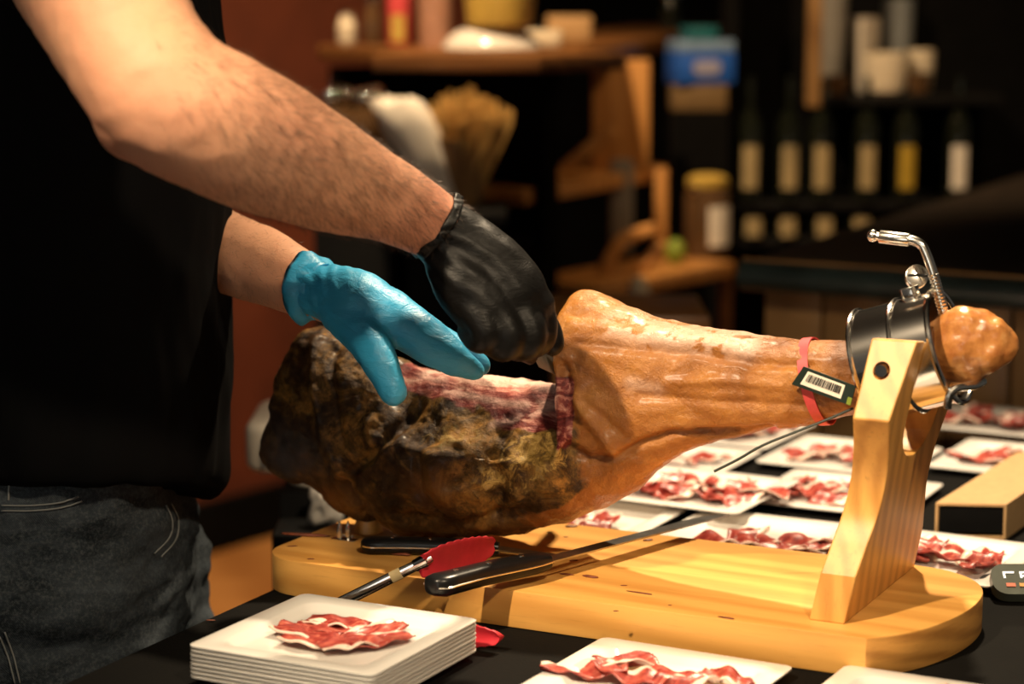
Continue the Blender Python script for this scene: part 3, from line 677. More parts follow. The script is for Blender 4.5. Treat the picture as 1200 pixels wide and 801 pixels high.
# ================================================================ knives, tongs, scraps
def knife(name, label, butt, bol, tip, hw, hth, bw, wave=0.):
    butt, bol, tip = map(np.array, (butt, bol, tip)); d = bol - butt; L = np.linalg.norm(d); d /= L
    upz = np.array([0, 0, 1.]); sd = np.cross(d, upz); sd /= np.linalg.norm(sd); nz = np.cross(sd, d)
    k = thing(name, label, 'knife', (butt[0], butt[1], butt[2] - hth / 2))
    rings = []
    for u, wv_, tv, off in ((0, .50, .6, .0), (.02, .80, .85, 0), (.08, 1.08, 1, .03), (.18, 1.0, 1, .02), (.4, .92, 1, -.02), (.62, .98, 1, -.02), (.85, .86, .95, .02), (.97, .72, .85, .02), (1, .62, .7, .02)):
        c = butt + d * L * u + sd * hw * off * 2
        rings.append([c + sd * hw / 2 * wv_ * math.copysign(abs(math.cos(q)) ** .6, math.cos(q)) + nz * hth / 2 * tv * math.copysign(abs(math.sin(q)) ** .6, math.sin(q)) for q in np.arange(20) * 2 * math.pi / 20])
    h = link('handle', MB().loft(rings), M['handle'], k, smooth=60)
    # tang seen as a bright line along the handle edge
    mb = MB()
    for sg in (-1, 1):
        P_ = [butt + d * L * u + sd * (hw * off * 2 + sg * (hw / 2 * wv_ + .0002)) for u, wv_, off in ((.02, .78, 0), (.08, 1.08, .03), (.18, 1.0, .02), (.4, .92, -.02), (.62, .98, -.02), (.85, .86, .02), (1, .64, .02))]
        mb.tube(P_, .0011, n=6, sub=4)
    link('tang', mb, M['zinc'], h)
    for u in (.22, .5, .78):
        c = butt + d * L * u + nz * hth / 2 * .98; link('rivet', MB().tube([c - nz * .001, c + nz * .0006], .0032, n=14), M['zinc'], h)
    d2 = tip - bol; L2 = np.linalg.norm(d2); d2 /= L2; s2 = np.cross(d2, upz); s2 /= np.linalg.norm(s2); n2 = np.cross(s2, d2)
    rings = []
    for u in np.linspace(0, 1, 22):
        wv_ = bw * (1 if u < .85 else max(.08, math.sqrt(max(0, 1 - ((u - .85) / .152) ** 2)))); c = bol + d2 * L2 * u - d2 * .004 * (u == 0)
        e0, e1 = c + s2 * (bw / 2), c + s2 * (bw / 2 - wv_)
        rings.append([e0 + n2 * .0009, e1 + n2 * .0002, e1 - n2 * .0002, e0 - n2 * .0009])
    link('blade', MB().loft(rings), M['blade'], k, smooth=25)
    return k
knife('slicing_knife', 'long slicing knife with riveted black handle lying across the board', WZ(503, 687, .9605), WZ(640, 656, .9605), WZ(846, 602, .9560), .029, .022, .020)
knife('boning_knife', 'short boning knife with black handle beneath the ham belly', WZ(424, 637, .9495), WZ(585, 642, .9495), WZ(655, 652, .9475), .024, .017, .017)

tongs = thing('serving_tongs', 'steel tongs with red silicone tips tucked behind the plate stack', 'tongs', (-.20, 2.228, TABLE_Z))
J = np.array([-.200, 2.228, TABLE_Z + .010])
def red_tip(p0, p1, wdt, up):
    d = p1 - p0; L = np.linalg.norm(d); d /= L; up = np.array(up, float); up -= d * (up @ d); up /= np.linalg.norm(up); sd = np.cross(d, up)
    rings = []; ns = 30
    for i in range(ns + 1):
        u = i / ns; wv_ = wdt * (.30 + .70 * math.sin(math.pi * min(1, (u * .93 + .05)) ** .8) ** .65); wv_ *= 1 + .045 * math.cos(u * 60); 
        if u > .97: wv_ *= .7
        c = p0 + d * L * u + sd * (.004 * math.sin(math.pi * u))
        rings.append([c + up * wv_ * math.cos(q) + sd * (.0042 * math.sin(q) + .006 * math.cos(q) ** 2) for q in np.arange(20) * 2 * math.pi / 20])
    return MB().loft(rings)
p0, p1 = WZ(492, 660, .966), WZ(576, 636, .972)
a1 = link('tong_arm', MB().tube([J, p0 * .5 + J * .5, p0, p0 * 1.12 - J * .12], [.0062, .0062, .0055, .004], n=12, flat=(1, .45)), M['steel'], tongs)
link('tong_tip', red_tip(p0, p1, .0215, (-.25, -.5, 1)), M['red'], a1, smooth=60)
p0b, p1b = np.array([-.085, 2.175, TABLE_Z + .012]), WZ(588, 746, TABLE_Z + .016)
a2 = link('tong_arm', MB().tube([J, (J + p0b) / 2, p0b], [.0055, .0055, .0045], n=12, sub=5, flat=(1, .6)), M['steel'], tongs)
link('tong_tip', red_tip(p0b, p1b, .014, (0, 0, 1)), M['red'], a2, smooth=60)
_d1 = (p0 - J) / np.linalg.norm(p0 - J); link('arm_label', MB().tube([p0 - _d1 * .034, p0 - _d1 * .022], .0058, n=12, flat=(1.06, .52)), M['beige_label'], a1)
link('ferrule', MB().tube([p0 - _d1 * .006, p0 + _d1 * .008], [.0065, .0075], n=14, flat=(1, .7)), M['chrome'], a1)
link('tong_joint', MB().tube([J - np.array([0, .008, 0]), J + np.array([0, .008, 0])], .008, n=16), M['steel'], tongs)

def scrap(px, py, z, r, sq, label='dried scrap of ham lying on the pine board', grp='ham scraps on the board', m='scrap', rot=0):
    p = WZ(px, py, z); mb = MB().ball((0, 0, 0), r, 10, 7, (sq, .5, .18)); V = np.array(mb.v); V *= (1 + .35 * fbm(V, 140, 2, px * .13))[:, None]
    V = V @ np.array([[math.cos(rot), -math.sin(rot), 0], [math.sin(rot), math.cos(rot), 0], [0, 0, 1]]).T; V[:, 2] -= V[:, 2].min(); mb.v = [tuple(q) for q in V + p]
    o = tag(link('ham_scrap', mb, M[m], smooth=180), label, 'scrap', grp); return o
for si, (px, py, r, sq, rt) in enumerate(sorted(((692, 676, .006, 1.9, -.5), (664, 673, .004, 2.6, -.4), (752, 695, .0035, 4.2, -.5), (731, 686, .0025, 1.4, 0), (644, 624, .003, 1.4, .4), (663, 629, .0025, 1.2, 0), (672, 657, .005, 1.2, .3), (760, 633, .005, 1.3, .3), (722, 716, .0025, 1.2, 0), (851, 724, .0035, 2.4, -.5), (785, 709, .002, 1., 0), (342, 640, .0032, 2, .2), (365, 655, .0025, 1.6, 0)))):
    scrap(px, py, BOARD_Z, r, sq, f'tiny dried ham scrap on the pine board, {ORD[si]} from the left', rot=rt)
scrap(468, 650, BOARD_Z, .011, 1.5, 'brown curl of ham rind on the board beside the boning knife', None, 'scrap', -.4)
scrap(360, 628, BOARD_Z, .009, 3.2, 'long dark sliver of rind at the rounded end of the board', None, 'scrap', -.2)
scrap(670, 617, BOARD_Z, .006, 1.3, 'dark crumb of rind under the edge of the ham belly', None, 'scrap', .2)
scrap(577, 757, TABLE_Z + .001, .0035, 1.3, 'tiny red crumb on the black cloth by the red tongs tip', None, 'scrap'); scrap(247, 727, TABLE_Z + .001, .004, 1.3, 'tiny red crumb on the black cloth left of the plate stack', None, 'scrap')
# cardboard tray, scale, plastic bag
q0, q1 = WZ(1095, 631, TABLE_Z), WZ(1178, 633, TABLE_Z); dd = WZ(1200, 525, TABLE_Z + .043) - WZ(1096, 590, TABLE_Z + .043); dd[2] = 0; dd /= np.linalg.norm(dd)
fx = (q1 - q0)[:2]; fx = np.array([*fx, 0]); Wd_ = np.linalg.norm(fx); fx /= Wd_; q0 = q0 + np.array([0, 0, .001])
ct = thing('cardboard_tray', 'brown cardboard box lying open end forward beside the far plates', 'box', q0)
def slab(a, b, c, z0, z1):          # parallelogram a + b*, c*
    P_ = [a, a + b, a + b + c, a + c]; return MB().loft([[(p[0], p[1], z0) for p in P_], [(p[0], p[1], z1) for p in P_]])
Lb = .33; zb0 = TABLE_Z + .001; hb = .043; th = .003
link('top_panel', slab(q0, fx * Wd_, dd * Lb, zb0 + hb - th, zb0 + hb), M['kraft'], ct)
link('bottom_panel', slab(q0, fx * Wd_, dd * Lb, zb0, zb0 + th), M['kraft'], ct)
link('side_panel', slab(q0, fx * th, dd * Lb, zb0 + th, zb0 + hb - th), M['kraft'], ct)
link('side_panel', slab(q0 + fx * (Wd_ - th), fx * th, dd * Lb, zb0 + th, zb0 + hb - th), M['kraft'], ct)
link('back_panel', slab(q0 + dd * (Lb - th), fx * Wd_, dd * th, zb0 + th, zb0 + hb - th), M['kraft'], ct)
link('opening_shade', slab(q0 + fx * .004 + dd * .004, fx * (Wd_ - .008), dd * .006, zb0 + th + .004, zb0 + hb - th), M['black_matte'], ct)  # black sheet standing in for the shade inside the open end
sc_ = WZ(1196, 702, TABLE_Z)
scale = thing('kitchen_scale', 'digital scale with lit display at the right edge of the table', 'scale', (sc_[0] + .06, sc_[1] + .05, TABLE_Z + .0006))
ox, oy = sc_[0] + .02, sc_[1] + .0; zz = TABLE_Z + .0006
link('scale_body', bevelled(MB().prism([(ox + x, oy + .040 + y) for x, y in rsq(.054, .02, 6, .030)], zz, zz + .010), .003, 3), M['black'], scale)
rx = np.array([[1, 0, 0], [0, math.cos(R(32)), -math.sin(R(32))], [0, math.sin(R(32)), math.cos(R(32))]])
dc = np.array([ox, oy + .002, zz + .0175])
V = np.array([(x, y, z) for z in (-.006, .006) for x, y in rsq(.052, .016, 6, .022)]); n_ = len(V) // 2; V = V @ rx.T + dc
link('display_panel', MB().loft([[tuple(p) for p in V[:n_]], [tuple(p) for p in V[n_:]]]), M['display'], scale)
def dsp(x, y, w_, h_, name, m):
    V = np.array([(x + a * w_ / 2, y + b * h_ / 2, .0062 + .0006 * c) for c in (0, 1) for a, b in ((-1, -1), (1, -1), (1, 1), (-1, 1))]) @ rx.T + dc
    link(name, MB().loft([[tuple(p) for p in V[:4]], [tuple(p) for p in V[4:]]]), m, scale)
for x0 in (-.033, -.015, .004, .022):
    dsp(x0, .009, .012, .0022, 'digit_segment', M['lit']); dsp(x0 - .005, .005, .0022, .008, 'digit_segment', M['lit'])
    if x0 != -.033: dsp(x0, .004, .010, .0022, 'digit_segment', M['lit'])
for x0, mm in ((-.033, 'orange_key'), (-.019, 'amber_key'), (-.005, 'orange_key'), (.009, 'amber_key')): dsp(x0, -.009, .010, .005, 'key', M[mm])
bg = WY(386, 604, 2.62); mb = MB().ball(bg + np.array([0, 0, -.012]), .036, 28, 20, (.75, .6, .75)); V = np.array(mb.v); V = bg + (V - bg) * (1 + .5 * fbm(V, 35, 3)[:, None]); mb.v = [tuple(q) for q in V]
zlo = V[:, 2].min(); mb.v = [(x, y, z - zlo + TABLE_Z + .0005) if False else (x, y, z) for x, y, z in mb.v]
BAG = mb

# ================================================================ the person carving
person = thing('person', 'person in black t-shirt and jeans, gloved hands carving the ham', 'person', (-.52, 2.44, 0))
rp = lambda px, Y: px * Y / FPX * .985
def chain(mb, pts, n=24, sub=5, flat=None, up=None):
    P_ = [WY(a, b, Y) for a, b, Y, r_ in pts]; mb.tube(P_, [rp(r_, Y) for a, b, Y, r_ in pts], n=n, sub=sub, dome=True, flat=flat, up=up); return P_
TX, TY = -.515, 2.44           # torso axis
# --- body: torso, neck, head and both arms, one surface
mb = MB()
def tor(z, x, hx, hy, n=32, pw=.85, yc=TY):
    return [(x + hx * math.copysign(abs(math.cos(q)) ** pw, math.cos(q)), yc + hy * math.copysign(abs(math.sin(q)) ** pw, math.sin(q)), z) for q in np.arange(n) * 2 * math.pi / n]
mb.loft([tor(.93, TX, .12, .165), tor(1.05, TX, .125, .165), tor(1.2, TX, .125, .17), tor(1.4, TX + .01, .13, .19), tor(1.55, TX + .02, .12, .2), tor(1.63, TX + .03, .085, .17), tor(1.68, TX + .045, .06, .07)])
mb.tube([(TX + .05, TY, 1.62), (TX + .09, TY, 1.70), (TX + .125, TY, 1.78)], [.068, .062, .06], n=20, sub=3)
hc = np.array([TX + .165, TY, 1.845])
mb.ball(hc, .10, 28, 20, (1.0, .77, 1.12)); mb.ball(hc + np.array([.055, 0, -.065]), .062, 20, 14, (1, .85, .9))
mb.tube([hc + np.array([.095, 0, .012]), hc + np.array([.118, 0, -.028]), hc + np.array([.100, 0, -.036])], [.010, .015, .010], n=10, sub=3)
mb.tube([hc + np.array([.096, -.022, -.066]), hc + np.array([.104, 0, -.066]), hc + np.array([.096, .022, -.066])], .0075, n=8, sub=3)
for sg in (-1, 1):
    mb.ball(hc + np.array([.0, sg * .079, -.01]), .030, 14, 10, (.6, .3, 1)); mb.ball(hc + np.array([.082, sg * .030, .010]), .016, 10, 8, (.6, 1, .6))
    mb.tube([hc + np.array([.088, sg * .014, .030]), hc + np.array([.088, sg * .046, .030])], .008, n=8)
near = [(48, -120, 2.22, 88), (88, -60, 2.14, 94), (128, 8, 2.06, 92), (165, 72, 2.01, 87), (200, 116, 1.99, 88), (250, 142, 2.0, 88), (305, 168, 2.03, 84), (360, 194, 2.07, 75), (415, 218, 2.11, 62), (460, 238, 2.14, 51), (500, 258, 2.17, 44), (535, 282, 2.19, 40)]
NP = chain(mb, near, 32, 6)
# point of the elbow and the muscle over it
mb.ball(WY(150, 150, 2.0), rp(40, 2.0), 18, 12, (1, 1, 1)); mb.ball(WY(262, 98, 2.03), rp(44, 2.0), 18, 12)
far = [(40, -110, 2.66, 78), (70, 40, 2.68, 62), (120, 190, 2.64, 52), (190, 262, 2.56, 52), (262, 294, 2.47, 50), (318, 316, 2.40, 46), (360, 336, 2.35, 37), (392, 352, 2.33, 32)]
chain(mb, far, 24, 5)
me = fused(mb, .0055, 30); P = getco(me); Nn = getno(me)
setco(me, P + Nn * (.0016 * fbm(P, 22, 3) + .0007 * fbm(P, 60, 2, 4.))[:, None])
el = WY(178, 150, 2.0); attr(me, 'ruddy', np.clip(np.exp(-(np.linalg.norm(P - el, axis=1) / .06) ** 2) + .6 * np.exp(-(np.linalg.norm(P - WY(500, 265, 2.15), axis=1) / .07) ** 2) + .5 * np.maximum(0, fbm(P, 8, 2, 9.)), 0, 1))
body = link('body', me, M['skin'], person, smooth=180)
# forearm hair
P = getco(me) + np.array(WL[body.name]); Nn = getno(me); hv = []; hf = []
rg = np.random.default_rng(5)
axis = np.array(NP[4:]); 
def hairs(mask, count, dirv, ln):
    idx = rg.choice(np.nonzero(mask)[0], count)
    x0_, x1_ = WY(205, 150, 2.0)[0], WY(360, 150, 2.0)[0]
    for i in idx:
        if P[i][1] < 2.28 and rg.random() > float(sm(x0_, x1_, P[i][0])) ** .7 + .02: continue
        p = P[i] + rg.normal(0, .0015, 3); nrm = Nn[i]; d = dirv + rg.normal(0, .45, 3); d -= nrm * (d @ nrm); d /= np.linalg.norm(d) + 1e-9
        l_ = ln * rg.uniform(.5, 1.3); sd = np.cross(d, nrm) * .00011; a = p - nrm * .001; m_ = p + d * l_ * .5 + nrm * l_ * .22; e = p + d * l_ + nrm * l_ * .18
        k = len(hv); hv.extend([a - sd, a + sd, m_ + sd, m_ - sd, e]); hf.extend([(k, k + 1, k + 2, k + 3), (k + 3, k + 2, k + 4)])
dn = np.linalg.norm(P[:, None, :] - axis[None], axis=2).min(1)
fore = WY(500, 255, 2.17) - WY(250, 142, 2.0); fore /= np.linalg.norm(fore)
hairs((dn < .095) & (P[:, 0] > WY(190, 150, 2.0)[0]) & (P[:, 1] < 2.25), 9500, fore * .8 + np.array([0, 0, -.7]), .016)
ff = np.array([.75, -.3, -.5]); hairs((P[:, 1] > 2.28) & (P[:, 0] > WY(255, 290, 2.47)[0]) & (P[:, 2] < 1.5) & (P[:, 2] > 1.1), 1200, ff, .012)
mb = MB(); mb.v = [tuple(q) for q in hv]; mb.f = hf
ah = link('arm_hair', mb, M['hair'], body, smooth=None); ah['kind'] = 'stuff'
# hair cap on the head
mb = MB().ball(hc + np.array([-.012, 0, .02]), .106, 28, 18, (1.0, .80, 1.08)); V = np.array(mb.v); V[:, 2] = np.maximum(V[:, 2], hc[2] - .01 + np.clip((V[:, 0] - hc[0]) * 1.1, -.06, .09)); V += (.004 * fbm(V, 50, 3))[:, None] * np.array([1, 1, 1]); mb.v = [tuple(q) for q in V]
link('hair', mb, M['hair'], person, smooth=180)
# --- t-shirt: outline fixed at the chest (right edge) and hem
mb = MB(); rows = []
for (py, xr, back, hy) in ((580, 254, -44, .205), (560, 262, -50, .21), (510, 263, -56, .212), (440, 267, -60, .212), (380, 266, -60, .21), (300, 265, -64, .212), (225, 267, -70, .22), (140, 266, -75, .225), (60, 260, -75, .228), (0, 254, -72, .225), (-60, 240, -62, .215), (-105, 215, -40, .19), (-135, 190, -10, .14), (-155, 180, 20, .085)):
    a = WY(xr, py, TY); b = WY(back, py, TY); rr_ = tor(a[2], (a[0] + b[0]) / 2, (a[0] - b[0]) / 2, hy, 48, .82); rows.append([(x, y, z + .062 * max(0, -(y - TY) / hy) * float(sm(1.30, 1.0, a[2]))) for x, y, z in rr_])
mb.loft(rows, cap=True)
def sleeve(pts, k):
    P_ = [WY(a, b, Y) for a, b, Y, r_ in pts]; mb.tube(P_, [rp(r_, Y) * k for *_, Y, r_ in pts], n=32, sub=4, dome=False)
sleeve([(40, -135, 2.24, 88), (62, -100, 2.19, 97), (80, -68, 2.15, 103)], 1.06); sleeve([(40, -120, 2.64, 84), (60, -30, 2.67, 78), (72, 40, 2.68, 76)], 1.1)
me = fused(mb, .008, 6); P = getco(me); Nn = getno(me)
fold = .010 * fbm(P * np.array([1, 1, .45]), 7, 3, 2.) + .004 * fbm(P * np.array([1.6, 1.6, .7]), 16, 2, 5.)
setco(me, P + Nn * fold[:, None]); link('t_shirt', me, M['shirt'], person, smooth=180)
# --- jeans
mb = MB(); rows = []
for z, x, hx, hy in ((.84, TX - .005, .150, .185), (.90, TX - .005, .152, .188), (.96, TX, .150, .186), (1.02, TX, .145, .182), (1.05, TX, .142, .180)): rows.append(tor(z, x, hx, hy, 40, .8))
mb.loft(rows)
for sg, dx in ((-1, -.015), (1, .035)):
    y0 = TY + sg * .095
    mb.tube([(TX + dx * .3, y0, .93), (TX + dx, y0, .80), (TX + dx, y0 + sg * .005, .62), (TX + dx * .8, y0 + sg * .01, .46), (TX + dx * .5, y0 + sg * .015, .25), (TX + dx * .4, y0 + sg * .018, .07)], [.125, .118, .094, .078, .074, .078], n=28, sub=4, up=(1, 0, 0), flat=(1.08, .86))
me = fused(mb, .006, 6); P = getco(me); Nn = getno(me)
fd = .010 * fbm(np.stack([P[:, 0] * .7, P[:, 1] * .7, P[:, 2] * 1.9], 1), 9, 3, 1.) + .004 * fbm(np.stack([P[:, 0], P[:, 1], P[:, 2] * 2.2], 1), 24, 2, 7.)
setco(me, P + Nn * fd[:, None] * 1.15)
jeans = link('jeans', me, M['denim'], person, smooth=180)
from mathutils.bvhtree import BVHTree
def on_mesh(o, pts, lift=.0012):          # drop seam points onto the cloth along +y
    me_ = o.data; vv = [v.co + Vector(WL[o.name]) for v in me_.vertices]; bv = BVHTree.FromPolygons(vv, [tuple(p.vertices) for p in me_.polygons]); out = []
    for px, py in pts:
        h = bv.ray_cast(Vector((0, 0, CAM_Z)), Vector(ray(px, py)).normalized())
        if h[0] is not None: out.append(np.array(h[0] + h[1] * lift))
    return out
def seam(pts, r_=.0010, name='seam'):
    den = catmull(np.array(pts, float), 8); q = on_mesh(jeans, den)
    if len(q) > 2: link(name, MB().tube(q, r_, n=6), M['denim_thread'], jeans, smooth=180)
seam([(2, 592), (40, 592), (70, 588), (92, 581)]); seam([(2, 598), (40, 598), (72, 594), (96, 586)])
seam([(200, 590), (208, 610), (205, 632), (188, 652)]); seam([(194, 592), (201, 612), (197, 630), (180, 648)])
seam([(0, 745), (10, 770), (18, 800)]); seam([(6, 740), (16, 768), (24, 800)])
seam([(10, 586), (11, 566)], .0012)
for sg in (-1, 1):
    q = np.array([TX + .02, TY + sg * .115, 0]); mb = MB()
    rings = []
    for u in np.linspace(0, 1, 14):
        x = -.10 + .27 * u; hw = .044 * math.sqrt(max(.02, 1 - (2 * u - 1) ** 4)) * (1 if u > .4 else .9); ht = .085 - .05 * sm(.25, .8, u)
        rings.append([q + np.array([x, hw * math.cos(a), .001 + ht * max(0, math.sin(a)) ** .7]) for a in np.linspace(0, math.pi, 12)] + [q + np.array([x, hw * c_, .001]) for c_ in (-.5, 0, .5)])
    link('shoe', mb.loft(rings), M['leather'], person)
# --- black glove on the near hand, closed round a knife
mb = MB()
def ch(pts, n=16, sub=4, **k): return chain(mb, pts, n, sub, **k)
ch([(512, 268, 2.175, 40), (540, 290, 2.18, 45), (572, 318, 2.18, 49), (600, 346, 2.175, 46), (612, 360, 2.175, 40)], 24, 4)
ch([(530, 300, 2.17, 36), (548, 336, 2.16, 40), (572, 366, 2.155, 38)], 20, 4)
ch([(606, 332, 2.185, 26), (630, 368, 2.175, 22), (634, 396, 2.17, 19), (612, 408, 2.185, 17)])      # index
ch([(592, 346, 2.165, 25), (622, 384, 2.150, 21), (616, 406, 2.150, 18), (592, 404, 2.175, 16)])      # middle
ch([(570, 352, 2.150, 24), (598, 392, 2.138, 20), (590, 408, 2.142, 17), (570, 398, 2.170, 16)])      # ring
ch([(548, 350, 2.145, 22), (570, 388, 2.132, 18), (562, 400, 2.140, 16), (548, 388, 2.165, 14)])      # little
ch([(580, 318, 2.205, 28), (616, 352, 2.215, 22), (640, 384, 2.205, 18), (648, 402, 2.198, 15)])      # thumb
me = fused(mb, .0032, 5); P = getco(me); Nn = getno(me)
dirw = np.array([.62, 0, .78]); wr = np.sin((P @ dirw) * 330 + 2.2 * fbm(P, 25, 2)) * np.exp(-(np.linalg.norm(P - WY(540, 290, 2.15), axis=1) / .055) ** 2)
setco(me, P + Nn * (.0010 * wr + .0009 * fbm(P, 38, 2))[:, None]); bgl = link('black_glove', me, M['black_glove'], person, smooth=180)
def cuff(c, axis, r0, r1, ln, seedv, up):
    axis = np.array(axis, float); axis /= np.linalg.norm(axis); a = np.array(up, float); a -= axis * (a @ axis); a /= np.linalg.norm(a); b = np.cross(axis, a); rings = []
    n = 48
    for u, rr in ((0, r0), (.25, r0 * .98), (.5, (r0 + r1) / 2), (.75, r1 * 1.02), (1, r1)):
        rings.append([c + axis * ln * u * (1 + .18 * math.sin(2 * q + seedv)) + (rr * (1 + .05 * math.sin(5 * q + seedv) + .03 * math.sin(9 * q + u * 3))) * (math.cos(q) * a + math.sin(q) * b) for q in np.arange(n) * 2 * math.pi / n])
    inner = [[c + axis * ln * u + (rr - .0014) * (math.cos(q) * a + math.sin(q) * b) for q in np.arange(n) * 2 * math.pi / n] for u, rr in ((1, r1), (0, r0))]
    return MB().loft(rings + inner, close=True)
wc = WY(516, 268, 2.173); wa = WY(500, 256, 2.17) - WY(545, 290, 2.18)
link('cuff', cuff(wc, wa, rp(45, 2.17), rp(43, 2.17), .010, 1., (0, 0, 1)), M['black_glove'], bgl, smooth=180)
# --- blue glove on the far hand, spread over the ham
mb = MB()
ch([(376, 342, 2.335, 33), (402, 347, 2.320, 38), (428, 360, 2.300, 40), (452, 372, 2.290, 33)], 24, 4)
ch([(406, 362, 2.305, 34), (428, 392, 2.275, 28), (447, 428, 2.248, 22), (461, 458, 2.240, 18)])              # thumb
ch([(452, 366, 2.290, 32), (490, 392, 2.282, 29), (526, 416, 2.280, 23), (556, 433, 2.285, 14)])               # index
ch([(446, 362, 2.325, 32), (490, 386, 2.322, 24), (530, 408, 2.320, 19), (562, 428, 2.318, 14)])             # middle
ch([(440, 360, 2.352, 30), (482, 380, 2.354, 22), (518, 402, 2.352, 18), (546, 424, 2.350, 14)])             # ring
ch([(430, 360, 2.374, 27), (464, 378, 2.380, 19), (492, 400, 2.380, 16), (512, 420, 2.378, 13)])             # little
me = fused(mb, .0030, 5); P = getco(me); Nn = getno(me)
wr = np.sin(P[:, 0] * 420 + P[:, 2] * 160 + 3 * fbm(P, 22, 2)) * np.exp(-(np.linalg.norm(P - WY(385, 340, 2.32), axis=1) / .035) ** 2)
setco(me, P + Nn * (.0011 * wr + .0014 * fbm(P, 40, 3))[:, None]); bl = link('blue_glove', me, M['blue_glove'], person, smooth=180)
wc = WY(380, 342, 2.335); wa = WY(352, 338, 2.36) - WY(395, 348, 2.325)
link('cuff', cuff(wc, wa, rp(34, 2.33), rp(43, 2.33), .026, 2.4, (0, 0, 1)), M['blue_glove'], bl, smooth=180)
# the knife held in the black glove
def edge_knife(butt, bol, tip):
    d = bol - butt; L = np.linalg.norm(d); d /= L
    k = thing('carving_knife', 'ham carving knife gripped in the black glove, blade behind the knuckle', 'knife', butt)
    link('handle', bevelled(MB().tube([butt, butt + d * L * .5, bol], [.011, .012, .0105], n=16, flat=(1, .75)), .001), M['handle'], k)
    d2 = tip - bol; L2 = np.linalg.norm(d2); d2 /= L2; dn_ = np.array([.1, -1., -.28]); dn_ -= d2 * (dn_ @ d2); dn_ /= np.linalg.norm(dn_); nn_ = np.cross(d2, dn_); rings = []
    for u in np.linspace(0, 1, 18):
        wv_ = .026 * (1 if u < .85 else max(.1, math.sqrt(max(0, 1 - ((u - .85) / .152) ** 2)))); c = bol + d2 * L2 * u
        rings.append([c - dn_ * .012 + nn_ * .0009, c + dn_ * (wv_ - .012), c - dn_ * .012 - nn_ * .0009])
    link('blade', MB().loft(rings), M['blade'], k, smooth=25)
edge_knife(WY(572, 390, 2.155), WY(624, 416, 2.22), WY(692, 449, 2.52))

# ================================================================ behind the table: stool, bar and shelves (out of focus)
ped = thing('black_pedestal', 'black box pedestal behind the narrow end of the table', 'pedestal', (-.20, 3.05, 0))
link('pedestal_body', bevelled(MB().box((-.185, 3.10, .432), (.27, .26, .864)), .004), M['black'], ped)
link('ledge', bevelled(MB().box((-.185, 2.92, .415), (.27, .098, .83)), .004), M['black'], ped)
V = np.array(BAG.v); c_ = V.mean(0); tgt = WY(384, 603, 2.915); V = V - c_ + tgt; V[:, 2] += .8302 - V[:, 2].min(); BAG.v = [tuple(q) for q in V]
tag(link('plastic_bag', BAG, M['film'], smooth=180), 'crumpled clear plastic bag just behind the pointed end of the ham', 'bag')
wb = thing('white_warmer', 'white plastic tub with grey side recess on the black pedestal', 'container', (-.20, 3.08, .864))
a = WY(322, 570, 3.05)
link('tub_base', bevelled(MB().prism([(-.19 + x, 3.09 + y) for x, y in rsq(.125, .05, 6, .10)], .8642, .886), .006, 3), M['white_plastic'], wb)
link('tub_body', bevelled(MB().prism([(-.215 + x, 3.09 + y) for x, y in rsq(.155, .04, 6, .11)], .886, .955), .014, 4), M['white_plastic'], wb)
link('side_recess', bevelled(MB().box((-.30, 2.979, .915), (.09, .006, .034)), .004), M['grey_plastic'], wb)

# bar counter on the right: dark top, teal-black edge, weathered wooden front
zc_ = 1.10
b0, b1, b2 = WZ(872, 306, zc_), WZ(1260, 332, zc_), WZ(1260, 186, zc_)
bar = thing('bar_counter', 'dark bar counter with teal-black edge and weathered wooden front', 'counter', ((b0[0] + b1[0]) / 2, (b0[1] + b1[1]) / 2 + .2, 0))
fd = b1 - b0; fd /= np.linalg.norm(fd); fn = np.array([-fd[1], fd[0], 0])
link('counter_top', MB().prism([tuple((b0 + fn * .03)[:2]), tuple((b1 + fd * .4 + fn * .03)[:2]), tuple((b1 + fd * .4 + fn * 1.6)[:2]), tuple(b2[:2])], zc_ - .045, zc_), M['counter_top'], bar)
mb = MB().tube([b0 - (0, 0, .022) , b1 + fd * .4 - (0, 0, .022)], .030, n=20, flat=(.85, 1)); link('counter_edge', mb, M['counter_edge'], bar)
link('edge_trim', MB().tube([b0 + fn * -.004 + (0, 0, .0035), b1 + fd * .4 + fn * -.004 + (0, 0, .0035)], .004, n=8), M['panel_wood'], bar)
nb_ = 9; wpl = (np.linalg.norm(b1 - b0) + .4) / nb_
for i in range(nb_):
    c = b0 + fd * (wpl * (i + .5) + .02) + fn * .05; link('front_plank', bevelled(MB().box((c[0], c[1], .525), (wpl - .006, .03, 1.05), _rz(math.atan2(fd[1], fd[0]))), .003), M['panel_wood'], bar)
c = (b0 + b1) / 2 + fn * .25; link('counter_carcass', MB().box((c[0] + .02, c[1] + .0, .5), (.42, .25, 1.0), _rz(math.atan2(fd[1], fd[0]))), M['black_matte'], bar)

